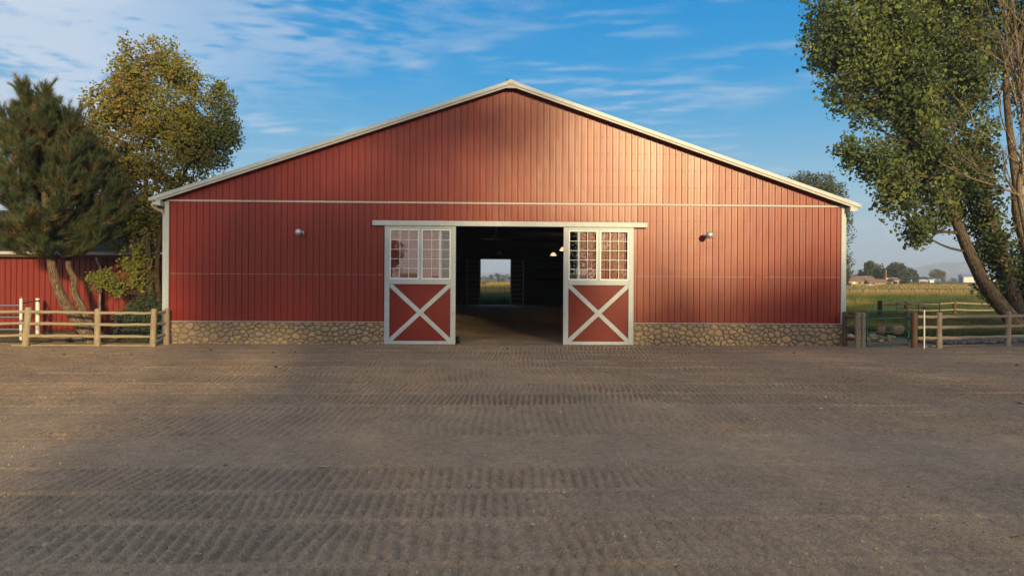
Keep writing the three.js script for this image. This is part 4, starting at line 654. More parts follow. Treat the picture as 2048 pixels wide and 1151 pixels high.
// bare dead limbs in front of it: a second, leafless stem
{
  const root = base('dead_tree', [25.29, -0.06, -6.61].map((v, i) => i === 1 ? 0 : v), 'pale leafless dead tree with thin bare branches at the right edge', 'tree'), B = root.position, m = barkM([0.80, 0.66, 0.50], 1.5), r = rng(55), loc = (p) => [p[0] - B.x, p[1] - B.y, p[2] - B.z];
  const main = [[25.29, -0.06, -6.61], [24.61, 2.91, -6.53], [23.87, 5.67, -6.45], [23.62, 6.81, -6.36], [23.89, 8.42, -6.35], [23.66, 10.69, -6.26], [23.34, 13.18, -6.16], [22.96, 16.15, -6.18]].map(loc);
  mesh('trunk', stem(main, 0.22, 0.06, 3, 16, 12), m, root);
  const bits = [], grow = (a, d, len, rad, lev) => { const P = [a]; let p = new THREE.Vector3(...a), v = d.clone().normalize(); const n = 5; for (let k = 0; k < n; k++) { v.x += (r() - 0.5) * 0.42; v.y += (r() - 0.42) * 0.34; v.z += (r() - 0.5) * 0.35; v.normalize(); p = p.clone().addScaledVector(v, len / n); P.push(p.toArray()); if (lev < 3 && (k > 0 || lev === 0) && r() < 0.85) { const w = v.clone(); w.x += (r() - 0.5) * 1.7; w.y += (r() - 0.3) * 1.3; w.z += (r() - 0.5) * 1.1; grow(p.toArray(), w, len * (0.42 + 0.25 * r()), rad * 0.5, lev + 1); } } bits.push(stem(P, rad, rad * 0.35, r() * 99, 8, 5)); };
  const br = (a, b, rad) => { const A = loc(a), d = new THREE.Vector3(...loc(b)).sub(new THREE.Vector3(...A)); grow(A, d, d.length(), rad, 0); };
  br([23.63, 6.3, -6.36], [21.7, 7.17, -5.81], 0.07); br([23.63, 6.35, -6.36], [19.17, 7.84, -5.29], 0.06); br([23.75, 7.96, -6.35], [21.34, 11.01, -5.82], 0.06); br([23.84, 9.11, -6.35], [21.93, 13.01, -5.71], 0.06); br([23.74, 10.49, -6.35], [22.36, 14.93, -5.99], 0.05); br([23.61, 11.84, -6.26], [24.86, 15.62, -5.92], 0.06); br([23.84, 8.65, -6.35], [25.11, 10.63, -5.91], 0.06); br([23.66, 7.73, -6.36], [20.56, 10.21, -5.85], 0.045); br([23.39, 13.07, -6.16], [21.43, 15.29, -5.82], 0.045);
  br([23.81, 7.04, -6.35], [22.06, 10.2, -5.7], 0.075); br([23.67, 9.55, -6.26], [22.34, 13.72, -5.79], 0.07); br([23.61, 11.38, -6.26], [21.88, 14.17, -5.81], 0.06); br([23.84, 8.42, -6.35], [23.96, 13.8, -5.95], 0.08); br([23.44, 12.73, -6.16], [23.26, 16.52, -5.97], 0.06);
  mesh('branches', mergeGeometries(bits), m, root);
}
// maple turning gold, between the barn and the shed
{
  const at = [-13.8, 0, -2.3], D = 27.45, bl = [];
  for (const [p, r, d] of [[[-14.11, 10.77, -2.75], 1.05], [[-14.85, 10.27, -2.78], 0.8], [[-13.13, 10.03, -2.53], 1.0], [[-15.38, 8.99, -2.79], 1.05], [[-13.86, 8.78, -2.25], 1.35], [[-12.69, 8.74, -2.41], 1.1], [[-16.02, 8.03, -2.91], 0.85], [[-11.79, 9.23, -2.79], 0.95], [[-11.29, 8.15, -2.77], 0.75], [[-14.62, 7.24, -2.27], 1.35], [[-13.07, 7.24, -2.22], 1.4], [[-11.93, 7.54, -2.69], 1.05], [[-15.56, 6.44, -2.8], 1.0], [[-13.98, 5.93, -2.55], 1.2], [[-12.94, 6.4, -3.02], 0.9], [[-15.31, 5.17, -2.89], 0.85, 0.85], [[-14.02, 4.57, -2.65], 0.85, 0.8], [[-14.95, 3.88, -2.58], 0.65, 0.8], [[-14.16, 3.39, -2.56], 0.5, 0.8], [[-14.45, 2.51, -2.06], 0.55, 1.1], [[-15.23, 2.22, -1.89], 0.42, 1.1], [[-14.76, 1.94, -1.87], 0.3, 1], [[-15.8, 2.21, -1.9], 0.2, 1], [[-14.2, 2.22, -2.26], 0.45, 0.9], [[-13.97, 4.31, -3.15], 0.35, 0.5]]) bl.push({ c: p, r: [r, r, r * 1.1], d });
  tree({ name: 'maple_tree', at, label: 'maple turning gold and brown, rising beside the barn roof', seed: 91, bark: barkM([0.22, 0.165, 0.11], 1.3), blobs: bl, sprays: SPRS, count: 9200, twigs: 7, gap: 0.43, gapF: 1.6, twigR: 0.014,
    stems: [{ pts: [[-13.75, -0.1, -2.3], [-13.82, 1.5, -2.3], [-13.95, 3.2, -2.35], [-14.05, 5.5, -2.3], [-13.9, 8.0, -2.3], [-13.9, 10.2, -2.3]], r0: 0.19, r1: 0.035 }, { pts: [[-13.6, -0.1, -2.3], [-13.55, 1.4, -2.35], [-13.65, 2.6, -2.4], [-13.5, 4.5, -2.6], [-12.4, 7.0, -2.6], [-11.6, 8.6, -2.6]], r0: 0.15, r1: 0.03 }],
    color: (x, y, z, r) => { const n = fbm(x * 0.55 + 4, y * 0.55 + 2, 3), gold = [0.25, 0.20, 0.012], brown = [0.235, 0.105, 0.018], green = [0.062, 0.092, 0.014], lime = [0.175, 0.19, 0.018]; const side = smooth(-12.6, -11.0, x), low = smooth(6.0, 3.6, y); let c = mixc(gold, brown, smooth(0.50, 0.68, n) * 0.6 + (r() - 0.5) * 0.5); c = mixc(c, green, side * 0.85 + (r() - 0.5) * 0.3); c = mixc(c, lime, 0.9 * r() + low * 0.8); return c; } });
}
// pine on the left
{
  const B = [-14.45, 0, 0.33], root = base('pine_tree', B, 'dark green pine with two leaning trunks behind the log fence', 'tree'), r = rng(17), loc = (p) => [p[0] - B[0], p[1] - B[1], p[2] - B[2]], bark = barkM([0.48, 0.35, 0.235], 1.2);
  const T1 = [[-14.78, -0.16, -0.17], [-14.91, 0.13, -0.18], [-15.45, 0.87, -0.19], [-15.94, 1.71, -0.11], [-16.23, 2.64, -0.12], [-16.44, 4.17, -0.12], [-16.52, 5.58, -0.12], [-16.6, 6.82, -0.13], [-16.67, 7.71, -0.13]].map(loc), T2 = [[-14.86, -0.19, -0.48], [-15.03, 0.51, -0.48], [-15.45, 1.32, -0.49], [-15.75, 1.82, -0.6], [-15.73, 2.22, -0.6], [-16.03, 2.76, -0.71], [-16.07, 4.41, -0.91], [-15.9, 5.69, -0.91], [-15.9, 6.7, -0.91]].map(loc);
  mesh('trunk', stem(T1, 0.28, 0.05, 5, 18, 14), bark, root); mesh('trunk', stem(T2, 0.21, 0.045, 6, 18, 14), bark, root);
  // tuft of long needles
  const tuft = (seed) => { const q = rng(seed), pos = [], cl = [], idx = [], a = new THREE.Vector3(), s = new THREE.Vector3(); for (let k = 0; k < 34; k++) { const ph = q() * 6.283, th = 0.25 + 0.95 * q(), L = 0.13 + 0.08 * q(), y0 = 0.15 * q() - 0.05; a.set(Math.cos(ph) * Math.sin(th), Math.cos(th), Math.sin(ph) * Math.sin(th)); s.set(-Math.sin(ph), 0, Math.cos(ph)).applyAxisAngle(a, q() * 3).multiplyScalar(0.0055); const at = pos.length / 3, t = 0.65 + 0.6 * q(); pos.push(s.x, y0, s.z, -s.x, y0, -s.z, a.x * L, y0 + a.y * L, a.z * L); for (let i = 0; i < 3; i++) cl.push(t, t, t); idx.push(at, at + 1, at + 2); } const g = new THREE.BufferGeometry(); g.setAttribute('position', new THREE.Float32BufferAttribute(pos, 3)); g.setAttribute('color', new THREE.Float32BufferAttribute(cl, 3)); g.setIndex(idx); g.computeVertexNormals(); return g; };
  const needle = std({ color: col(1, 1, 1), vertexColors: true, roughness: 0.6, side: THREE.DoubleSide }), br = [], tufts = [];
  const putTuft = (p, d, s) => tufts.push([p.clone(), d.clone().normalize(), s]);
  const bough = (a, dir, len, rad) => {
    const P = [a.clone()], v = dir.clone().normalize(); let p = a.clone(); const n = 8;
    for (let k = 1; k <= n; k++) {
      v.y += 0.115; v.x += (r() - 0.5) * 0.14; v.z += (r() - 0.5) * 0.14; v.normalize(); p = p.clone().addScaledVector(v, len / n); P.push(p);
      if (k >= 2) for (let j = 0; j < 4; j++) { const w = v.clone(); w.x += (r() - 0.5) * 2.0; w.z += (r() - 0.5) * 2.0; w.y += 0.5 + (r() - 0.5) * 0.6; w.normalize(); const l = (0.28 + 0.38 * r()) * Math.min(1, len / 1.6); const e = p.clone().addScaledVector(w, l); br.push(tube([p, p.clone().lerp(e, 0.5), e], [rad * 0.3, rad * 0.25, rad * 0.15], 4)); for (let m = 0; m < 4; m++) { const q = p.clone().lerp(e, 0.28 + 0.25 * m); putTuft(q, w.clone().add(new THREE.Vector3((r() - 0.5) * 0.7, 0.35, (r() - 0.5) * 0.7)), 1.0 + 0.5 * r()); } }
    }
    for (let m = 0; m < 4; m++) putTuft(p.clone().addScaledVector(v, 0.07 * m), v.clone().add(new THREE.Vector3(0, 0.35, 0)), 1.1);
    br.push(tube(P, P.map((_, i) => rad * (1 - 0.75 * i / n)), 6, { bump: 0.05 }));
  };
  for (const [path, y0, tot, wide] of [[T1, 2.95, 7.9, 1], [T2, 3.5, 6.6, 0.8]]) {
    const C = curve(path, 80);
    let next = y0, a0 = r() * 6;
    for (const p of C) if (p.y >= next) {
      next += 0.33 + 0.1 * r(); a0 += 1.1; const h = (p.y - y0) / (tot - y0), len = wide * (h < 0.1 ? 1.8 : lerp(2.7, 1.0, Math.pow(h, 1.3)));
      const nb = 5;
      for (let k = 0; k < nb; k++) { const a = a0 + k * 6.283 / nb + (r() - 0.5) * 0.6, L = len * (0.7 + 0.45 * r()), el = lerp(-0.22, 0.75, h) + (r() - 0.5) * 0.25; bough(p, new THREE.Vector3(Math.cos(a) * Math.cos(el), Math.sin(el), Math.sin(a) * Math.cos(el) * 0.85), L, 0.045 * (1 - 0.5 * h)); }
    }
    for (let k = 0; k < 12; k++) putTuft(new THREE.Vector3(...path[path.length - 1]).add(new THREE.Vector3((r() - 0.5) * 0.1, -0.05 * k + 0.12, (r() - 0.5) * 0.1)), new THREE.Vector3((r() - 0.5), 1, (r() - 0.5)), 1.1);
  }
  // rising leaders that make the broad top
  for (const [p, d, L] of [[[-16.71, 6.26, 0.07], [-0.55, 1, 0.1], 1.7], [[-16.74, 6.17, -0.53], [0.5, 1, -0.1], 1.8], [[-16.75, 5.18, 0.27], [-0.9, 1, 0.2], 2.3], [[-16.14, 5.48, -0.71], [0.75, 1, 0.1], 1.9], [[-16.64, 6.84, -0.23], [0.1, 1, 0.2], 1.4], [[-17.27, 6.23, -0.95], [-0.25, 1, -0.3], 1.8]]) bough(new THREE.Vector3(...loc(p)), new THREE.Vector3(...d), L, 0.045);
  // a bough that reaches over the shed roof
  bough(new THREE.Vector3(...loc([-16.06, 3.47, -0.31])), new THREE.Vector3(1, 0.1, 0.1), 2.0, 0.05); bough(new THREE.Vector3(...loc([-16.24, 3.83, -0.32])), new THREE.Vector3(1, 0.3, -0.2), 2.3, 0.05);
  mesh('boughs', mergeGeometries(br), barkM([0.22, 0.14, 0.085], 1.4), root);
  const G = [1, 2, 3].map((k) => tuft(k + 60)), ob = new THREE.Object3D(), up = new THREE.Vector3(0, 1, 0);
  G.forEach((g, i) => { const L = tufts.filter((_, k) => k % 3 === i), im = new THREE.InstancedMesh(g, needle, L.length); L.forEach(([p, d, s], k) => { ob.position.copy(p); ob.quaternion.setFromUnitVectors(up, d); ob.rotateY(r() * 6); ob.scale.setScalar(s); ob.updateMatrix(); im.setMatrixAt(k, ob.matrix); const t = 0.7 + 0.6 * r(); im.setColorAt(k, r() < 0.07 ? col(0.20, 0.11, 0.035) : col(0.066 * t, 0.086 * t, 0.030 * t)); }); im.name = 'needles'; im.castShadow = im.receiveShadow = true; im.userData.kind = 'stuff'; root.add(im); });

}
// shrub by the barn corner and the tree behind the barn
{
  const bl = []; for (const [p, r] of [[[-13.99, 0.33, -1.85], 0.55], [[-14.51, 0.4, -2.07], 0.45], [[-13.8, 0.49, -2.25], 0.5], [[-14.29, 0.97, -2.26], 0.42], [[-13.91, 1.36, -2.25], 0.38], [[-14.87, 0.68, -2.28], 0.32], [[-13.65, 0.88, -2.24], 0.4], [[-13.79, 0.06, -1.64], 0.5], [[-14.41, 0.05, -1.76], 0.35]]) bl.push({ c: p, r: [r, r, r] });
  tree({ name: 'shrub', at: [-14.1, 0, -1.75], label: 'dark green leafy shrub between the shed and barn corner', category: 'shrub', seed: 410, bark: barkM([0.12, 0.09, 0.06]), blobs: bl, sprays: SPRS, count: 900, twigs: 3, gap: 0.2, stems: [{ pts: [[-14.1, -0.05, -1.75], [-14.1, 0.35, -1.75], [-14.05, 0.7, -1.75]], r0: 0.05, r1: 0.02 }], color: (x, y, z, r) => { const t = 0.6 + 0.8 * r(); return [0.030 * t, 0.058 * t, 0.018 * t]; } });
  const b2 = []; for (const [p, r] of [[[31.88, 12.27, -47.93], 1.5], [[34, 12.28, -47.87], 1.5], [[35.32, 11.61, -47.83], 1.3], [[32.95, 10.8, -47.9], 2.4], [[31.25, 12.24, -48.95], 1.3], [[36.67, 7.12, -47.79], 1.0], [[36.55, 8.71, -47.8], 0.9], [[36.69, 4.48, -47.79], 0.9], [[35.08, 8.17, -47.84], 2.2], [[34.04, 5.52, -47.87], 2.6], [[36.85, 3.16, -47.79], 0.6]]) b2.push({ c: p, r: [r, r, r] });
  const A = [34.86, 0.77, -47.85];
  tree({ name: 'poplar_tree', at: [A[0], 0, A[2]], label: 'grey green poplar peeking out behind the right end of the barn', seed: 500, bark: barkM([0.2, 0.16, 0.12]), blobs: b2, sprays: SPR, size: 1.5, count: 2300, twigs: 5, gap: 0.3, gapF: 0.7, stems: [{ pts: [[A[0], -0.1, A[2]], [A[0], 5, A[2]], [34.01, 9.75, -47.87], [33.47, 12.39, -47.89]], r0: 0.4, r1: 0.06 }], color: (x, y, z, r) => { const t = 0.7 + 0.6 * r(); return [0.085 * t, 0.105 * t, 0.045 * t]; } });
}
// trees that stand behind the viewer and shade the yard
{
  const SB = [7, 8].map((k) => spray(k, 11, 0.55, 0.30, 0.75));
  const yard = (x, z, h, rx, label, low = 0.16, count = 1700) => {
    const bl = [], r = rng(Math.round(x * 13 + z * 7 + 900)), H = h * (1 - low) / 2, cy = h * low + H;
    for (let k = 0; k < 13; k++) { const a = r() * 6.283, e = (r() - 0.5) * 2.6, q = 0.62 * Math.sqrt(r()) + 0.06; bl.push({ c: [x + Math.cos(a) * Math.cos(e) * rx * q, cy + Math.sin(e) * H * 0.66, z + Math.sin(a) * Math.cos(e) * rx * q], r: [rx * 0.44, H * 0.42, rx * 0.44] }); }
    tree({ name: 'yard_tree', at: [x, 0, z], label, group: 'trees behind the viewer', seed: Math.round(x * 17 + 600), bark: barkM([0.2, 0.16, 0.12]), blobs: bl, sprays: SB, count, twigs: 3, gap: 0.2, gapF: 0.6, twigR: 0.03, stems: [{ pts: [[x, -0.1, z], [x + 0.2, h * 0.3, z], [x, h * 0.6, z], [x, h * 0.85, z]], r0: 0.03 * h, r1: 0.05 }], color: (X, y, Z, q) => { const t = 0.7 + 0.6 * q(); return [0.07 * t, 0.09 * t, 0.022 * t]; } });
  };
  yard(3.6, 44, 20.0, 8.8, 'tall broad shade tree across the yard from the barn', 0.46, 860);
  yard(0.2, 43, 13.4, 3.4, 'slender high crowned tree left of the tall shade tree', 0.58, 220);
  yard(2.0, 40, 6.4, 2.6, 'low bushy tree across the yard, left of the tall one', 0.1, 360);
  yard(4.8, 41, 12.6, 4.6, 'bushy tree in front of the tall shade tree', 0.08, 520);
  yard(10.5, 42, 13.0, 4.6, 'second bushy tree of the row facing the barn', 0.08, 480);
  yard(16.1, 41, 11.2, 4.4, 'third bushy tree of the row facing the barn', 0.08, 400);
  yard(21.8, 42, 12.2, 4.6, 'fourth bushy tree of the row facing the barn', 0.08, 420);
  yard(27.4, 43, 13.2, 4.8, 'fifth and taller bushy tree of the row facing the barn', 0.08, 680);
  yard(33.0, 42, 13.2, 4.8, 'sixth bushy tree of the row facing the barn', 0.08, 680);
  yard(39.0, 43, 13.8, 4.8, 'last and tallest bushy tree at the end of the row', 0.08, 680);
  yard(-12.3, 42, 6.6, 3.2, 'small lone tree reflected in the left barn door', 0.25, 700);
}

// ---------------------------------------------------------------- far things: farmstead, sheds, trees, mesa
const G0 = (p) => [p[0], terr(p[0], p[2]) - 0.06, p[2]];
{
  const blobTree = (name, p, h, w, label, c, o = {}) => {
    const r = rng(Math.round(p[0] * 3 + p[2] + 5000)), bl = [], n = o.n ?? 7;
    for (let k = 0; k < n; k++) { const t = (k + 0.5) / n, a = r() * 6.283, rad = o.tall ? 0.15 * w : 0.30 * w * Math.sin(Math.PI * (0.2 + 0.7 * t)); bl.push({ c: [p[0] + Math.cos(a) * rad, p[1] + h * lerp(o.low ?? 0.3, 0.86, t), p[2] + Math.sin(a) * rad], r: [w * (o.tall ? 0.36 : o.cone ? 0.46 * (1.1 - t) : 0.30), h * (o.tall ? 0.13 : 0.17), w * (o.tall ? 0.36 : o.cone ? 0.46 * (1.1 - t) : 0.30)] }); }
    tree({ name, at: p, label, group: o.group ?? 'trees round the far farmstead', seed: Math.round(p[0] + 7000), bark: barkM([0.2, 0.15, 0.1]), blobs: bl, sprays: [FS], size: (o.size ?? 1) * h / 9, count: o.count ?? 420, twigs: 2, gap: o.gap ?? 0.22, gapF: 4 / w, twigR: 0.03, stems: [{ pts: [[p[0], p[1] - 0.2, p[2]], [p[0] + 0.1, p[1] + h * 0.35, p[2]], [p[0], p[1] + h * 0.75, p[2]]], r0: 0.03 * h, r1: 0.02, seg: 7 }], color: (x, y, z, q) => { const t = 0.7 + 0.6 * q(); return c.map((v) => v * t); } });
  };
  const FS = spray(31, 12, 0.75, 0.5, 0.8), DG = [0.035, 0.055, 0.022], MG = [0.065, 0.085, 0.028], YG = [0.15, 0.155, 0.045];
  blobTree('conifer_tree', G0([107.5, 1.58, -176.79]), 4.6, 3.4, 'dark conifer behind the tan farmhouse roof', DG, { cone: 1, low: 0.15 });
  blobTree('conifer_tree', G0([75.27, 1.78, -122.7]), 4.4, 1.5, 'dark conifer half hidden by the barn corner', DG, { cone: 1, low: 0.1, count: 250 });
  blobTree('broadleaf_tree', G0([105.72, 1.18, -171.84]), 4.0, 3.4, 'small dark tree left of the narrow poplar', DG);
  blobTree('lombardy_poplar', G0([101.76, 1.25, -161.95]), 7.0, 1.7, 'tall narrow poplar beside the tan farmhouse', MG, { tall: 1, low: 0.1, n: 9, count: 500 });
  blobTree('broadleaf_tree', G0([125.94, 1.51, -201.26]), 7.0, 6, 'pale yellow green tree right of the narrow poplar', YG, { gap: 0.36, low: 0.4 });
  blobTree('broadleaf_tree', G0([112.62, 1.32, -176.64]), 5.2, 6.5, 'dark spreading tree left of the utility pole', DG, { low: 0.22, count: 600 });
  blobTree('broadleaf_tree', G0([124.29, 1.46, -186.3]), 6.9, 7.5, 'large green tree right of the utility pole', MG, { low: 0.15, n: 11, count: 900 });
  blobTree('broadleaf_tree', G0([143.1, 1.72, -210.76]), 5.6, 4.2, 'green tree right of the white trailer', MG, { low: 0.15 });
  blobTree('bush', G0([105.49, 1.5, -151.83]), 1.5, 2.1, 'dark red bush at the field edge', [0.05, 0.02, 0.018], { low: 0.25, count: 160, n: 4 });
  for (const [u, p] of [[0, [102.76, 1.04, -156.92]], [1, [99.27, 1.05, -154.02]], [2, [106.51, 1.18, -157.81]], [3, [104.04, 1.06, -155.88]]]) blobTree('bush', G0(p), 1.6 + 0.4 * (u % 2), 2.4, 'bush in front of the small white house', [MG, DG, MG, DG][u], { low: 0.2, count: 200, n: 4, group: 'bushes before the white house' });
  blobTree('broadleaf_tree', G0([209.72, 1.78, -298.86]), 6.3, 6.2, 'lone pale sunlit tree standing before the mesa', [0.19, 0.175, 0.085], { gap: 0.40, low: 0.42, count: 520 });
  for (const [p, h, w] of [[[253.89, 2.12, -387.61], 4.6, 6], [[263.95, 2.14, -397.32], 3.5, 6], [[261.09, 2.17, -387.4], 3.2, 6], [[270.39, 2.18, -397.13], 2.9, 5], [[277.46, 1.92, -396.93], 2.5, 4.5], [[276.09, 1.96, -386.96], 2.6, 6]]) blobTree('distant_tree', G0(p), h, w, 'blue green tree in the distant row below the mesa', DG, { group: 'distant tree row', low: 0.2, count: 180, n: 5 });
  for (const [p, h, w] of [[[-3.99, 0.81, -395.13], 2.2, 5], [[-0.1, 0.84, -395.01], 3.0, 5], [[2.82, 0.89, -384.92], 4.0, 4], [[5.44, 0.83, -404.86], 3.0, 6], [[8.6, 0.89, -394.76], 3.4, 7], [[12.51, 0.88, -404.65], 3.0, 7], [[-7.14, 0.75, -405.22], 1.8, 6], [[16.4, 0.94, -394.53], 3.2, 6], [[-11.19, 0.77, -395.34], 2.4, 6]]) blobTree('distant_tree', G0(p), h, w, 'dark tree in the row seen through the rear doorway', DG, { group: 'tree row through the doorway', low: 0.15, count: 180, n: 5 });
  for (const p of [[1.48, 0.53, -174.87], [2.91, 0.54, -174.83], [-1.83, 0.34, -124.95]]) blobTree('bush', G0(p), 1.3, 2.0, 'small bush in the field seen through the rear doorway', MG, { group: 'bushes through the doorway', low: 0.2, count: 120, n: 4 });

  const gable = (x0, x1, y0, ye, yr, z0, z1, wallM, roofM, root, wallName = 'wall') => {   // ridge along x
    mesh(wallName, box(x0, x1, y0, ye, z1, z0), wallM, root); const zm = (z0 + z1) / 2;
    for (const x of [x0, x1]) { const g = new THREE.BufferGeometry(); g.setAttribute('position', new THREE.Float32BufferAttribute([x, ye, z0, x, ye, z1, x, yr, zm], 3)); g.setAttribute('uv', new THREE.Float32BufferAttribute([0, 0, 1, 0, 0.5, 1], 2)); g.setIndex([0, 1, 2]); g.computeVertexNormals(); mesh('gable', g, wallM, root); }
    for (const s of [1, -1]) { const ze = s > 0 ? z0 + 0.4 : z1 - 0.4, g = prism([[-zm, yr + 0.02], [-ze, ye - 0.05], [-ze, ye + 0.08], [-zm, yr + 0.15]], x0 - 0.4, x1 + 0.4); g.rotateY(Math.PI / 2); mesh('roof', g, roofM, root); }
  };
  const tanW = std({ color: col(0.42, 0.30, 0.20), roughness: 0.9 }), tanR = std({ color: col(0.33, 0.20, 0.13), roughness: 0.95, map: rep(T.stone, 0.5, 0.5) }), whiteW = std({ color: col(0.68, 0.68, 0.66), roughness: 0.8 }), dk = std({ color: col(0.04, 0.045, 0.05), roughness: 0.4 });
  {
    const p = G0([94.85, 0.76, -154.14]), h = base('farmhouse', p, 'low tan farmhouse with brown pitched roof beside the barn corner', 'house');
    gable(-4.6, 3.6, 0, 1.35, 2.55, 2, -4, tanW, tanR, h); gable(1.0, 5.4, 0, 1.0, 1.75, 3.4, 0.2, tanW, tanR, h, 'porch_wall');
    mesh('window', box(-1.2, -0.2, 0.5, 1.15, 1.98, 2.02), dk, h); mesh('window', box(1.6, 2.4, 0.4, 0.85, 3.38, 3.42), dk, h); mesh('door', box(-2.6, -1.9, 0, 1.15, 1.98, 2.03), whiteW, h); mesh('chimney', box(-3.6, -3.1, 1.8, 2.9, -1.2, -0.8), tanW, h);
  }
  {
    const p = G0([113.15, 0.94, -171.62]), h = base('white_house', p, 'small white house half hidden by bushes under the large tree', 'house');
    gable(-1.2, 1.9, 0, 1.5, 2.2, 1.5, -2, whiteW, tanR, h); mesh('window', box(0.2, 0.9, 0.6, 1.2, 1.48, 1.52), dk, h); mesh('door', box(-0.8, -0.2, 0, 1.2, 1.48, 1.52), dk, h);
    const t = base('trailer', G0([138.26, 1.39, -205.9]), 'white trailer between the two green trees', 'trailer'); mesh('body', box(-1.9, 1.9, 0.9, 3.0, -1, 1, 0.15), whiteW, t); mesh('window', box(-1.2, 0.2, 1.9, 2.5, 0.99, 1.02), dk, t); for (const x of [-0.6, 0.6]) { const g = new THREE.CylinderGeometry(0.4, 0.4, 0.25, 14); g.rotateX(Math.PI / 2); g.translate(x, 0.4, 0.9); mesh('wheel', g, dk, t); } mesh('chassis', box(-2.2, 2.2, 0.6, 0.89, -0.8, 0.8), dk, t);
  }
  {
    const p = G0([109.32, 1.39, -166.73]), h = base('utility_pole', p, 'orange sunlit utility pole in front of the large tree', 'pole'); mesh('pole', tube([[0, -0.3, 0], [0, 2.5, 0], [0, 4.4, 0]], [0.15, 0.13, 0.11], 8), std({ color: col(0.42, 0.20, 0.09), roughness: 0.9 }), h); mesh('transformer', tube([[0.22, 1.75, 0.05], [0.22, 2.2, 0.05]], [0.15, 0.15], 10), whiteW, h); mesh('crossarm', box(-0.5, 0.5, 4.05, 4.17, -0.06, 0.06), M.timber, h);
    const q = base('light_post', G0([100.01, 1.26, -160]), 'thin white post left of the narrow poplar', 'pole'); mesh('pole', tube([[0, 0, 0], [0, 2.6, 0]], [0.09, 0.07], 8), whiteW, q); mesh('head', box(-0.15, 0.15, 2.6, 2.75, -0.1, 0.1), whiteW, q);
  }
  {
    const redW = std({ color: col(0.26, 0.03, 0.025), roughness: 0.6 }), p = G0([183.96, 1.15, -269.6]), h = base('small_red_shed', p, 'small red shed with white trim far across the field', 'shed');
    gable(-1.6, 1.6, 0, 1.0, 1.35, 1, -2, redW, whiteW, h); mesh('trim', box(-1.75, -1.6, 0, 1.05, 0.95, 1.05), whiteW, h); mesh('trim', box(1.6, 1.75, 0, 1.05, 0.95, 1.05), whiteW, h);
    const s2 = base('white_shed', G0([187.6, 1.17, -269.49]), 'small white shed right of the little red shed', 'shed'); gable(-0.8, 1.0, 0, 1.25, 1.5, 0.8, -1.2, whiteW, whiteW, s2);
    const s3 = base('low_red_shed', G0([187.24, 1.09, -279.51]), 'low brown roofed shed left of the little red shed', 'shed'); gable(-1.3, 1.3, 0, 0.7, 1.0, 0.8, -1.2, redW, tanR, s3);
    const b = base('boat', G0([88.76, 0.82, -137.31]), 'long white tarped boat low in the dry grass', 'boat'); const hull = new THREE.SphereGeometry(1, 16, 10); hull.scale(1.5, 0.32, 0.6); hull.translate(0, 0.34, 0); mesh('hull', hull, whiteW, b); mesh('cradle', box(-0.8, 0.8, -0.02, 0.1, -0.3, 0.3), M.timber, b);
    for (const [q, n] of [[[129.57, 1.15, -161.14], 'left'], [[132.42, 1.17, -161.05], 'right']]) { const m = base('water_tank', G0(q), n === 'left' ? 'low white tank in the field left of the leaning trunk' : 'low white tank in the field just behind the leaning trunk', 'tank'); const g = new THREE.SphereGeometry(1, 14, 8); g.scale(0.6, 0.32, 0.5); g.translate(0, 0.2, 0); mesh('shell', g, whiteW, m); mesh('lid', tube([[0, 0.5, 0], [0, 0.58, 0]], [0.14, 0.12], 10), whiteW, m); }
  }
  {
    // silver machine shed, ridge running away to the right
    const p = G0([258.42, 1.51, -347.46]), h = base('machine_shed', p, 'silver grey metal machine shed with open end on the horizon', 'shed'); h.rotation.y = -0.30;
    const side = std({ color: col(0.46, 0.47, 0.46), roughness: 0.5, metalness: 0.2 }), rf = std({ color: col(0.20, 0.27, 0.33), roughness: 0.5 });
    gable(-3.6, 11, 0, 3.1, 4.3, 4.2, -4.2, side, rf, h);
    mesh('open_bay', box(-3.66, -3.61, 0.05, 2.8, -2.4, 2.4), dk, h); for (const x of [1.5, 6.0]) mesh('pilaster', box(x, x + 0.25, 0, 3.1, 4.201, 4.32), side, h); mesh('end_frame', box(-3.72, -3.61, 0, 3.0, 2.41, 2.9), side, h);
  }
  {
    // mesa on the skyline
    const hz = (a) => { const ramp = (x0, x1, v) => v * smooth(x0, x1, a); return 22 + ramp(-0.1, 0.44, 8) + ramp(0.455, 0.50, 20) + ramp(0.545, 0.585, 26) + 7 * (fbm(a * 9 + 3, 1, 3) - 0.5) + 3.5 * (fbm(a * 40, 4, 3) - 0.5); };
    const na = 900, pos = [], cl = [], idx = [], rows = 14;
    for (let i = 0; i <= na; i++) { const a = lerp(-1.25, 1.25, i / na), top = hz(a);
      for (let j = 0; j <= rows; j++) { const t = j / rows, gully = (1 - t) * 150 * (fbm(a * 60, t * 2.2 + 3, 4) - 0.5) + 50 * (fbm(a * 130, t * 4, 3) - 0.5), R = 2900 + 520 * Math.pow(t, 1.3) + gully * smooth(0, 0.2, t) * (1 - 0.5 * t), y = 1.6 + top * (Math.pow(t, 1.35) * 0.80 + 0.2 * smooth(0.72, 0.86, t)); pos.push(-0.6 + Math.sin(a) * R, y, 25 - Math.cos(a) * R);
        const n = fbm(a * 90, t * 6, 3), c = mixc([0.30, 0.25, 0.21], [0.17, 0.155, 0.12], smooth(0.35, 0.65, n)); cl.push(...c); } }
    for (let i = 0; i < na; i++) for (let j = 0; j < rows; j++) { const a = i * (rows + 1) + j, b = a + rows + 1; idx.push(a, b, a + 1, b, b + 1, a + 1); }
    const g = new THREE.BufferGeometry(); g.setAttribute('position', new THREE.Float32BufferAttribute(pos, 3)); g.setAttribute('color', new THREE.Float32BufferAttribute(cl, 3)); g.setIndex(idx); g.computeVertexNormals();
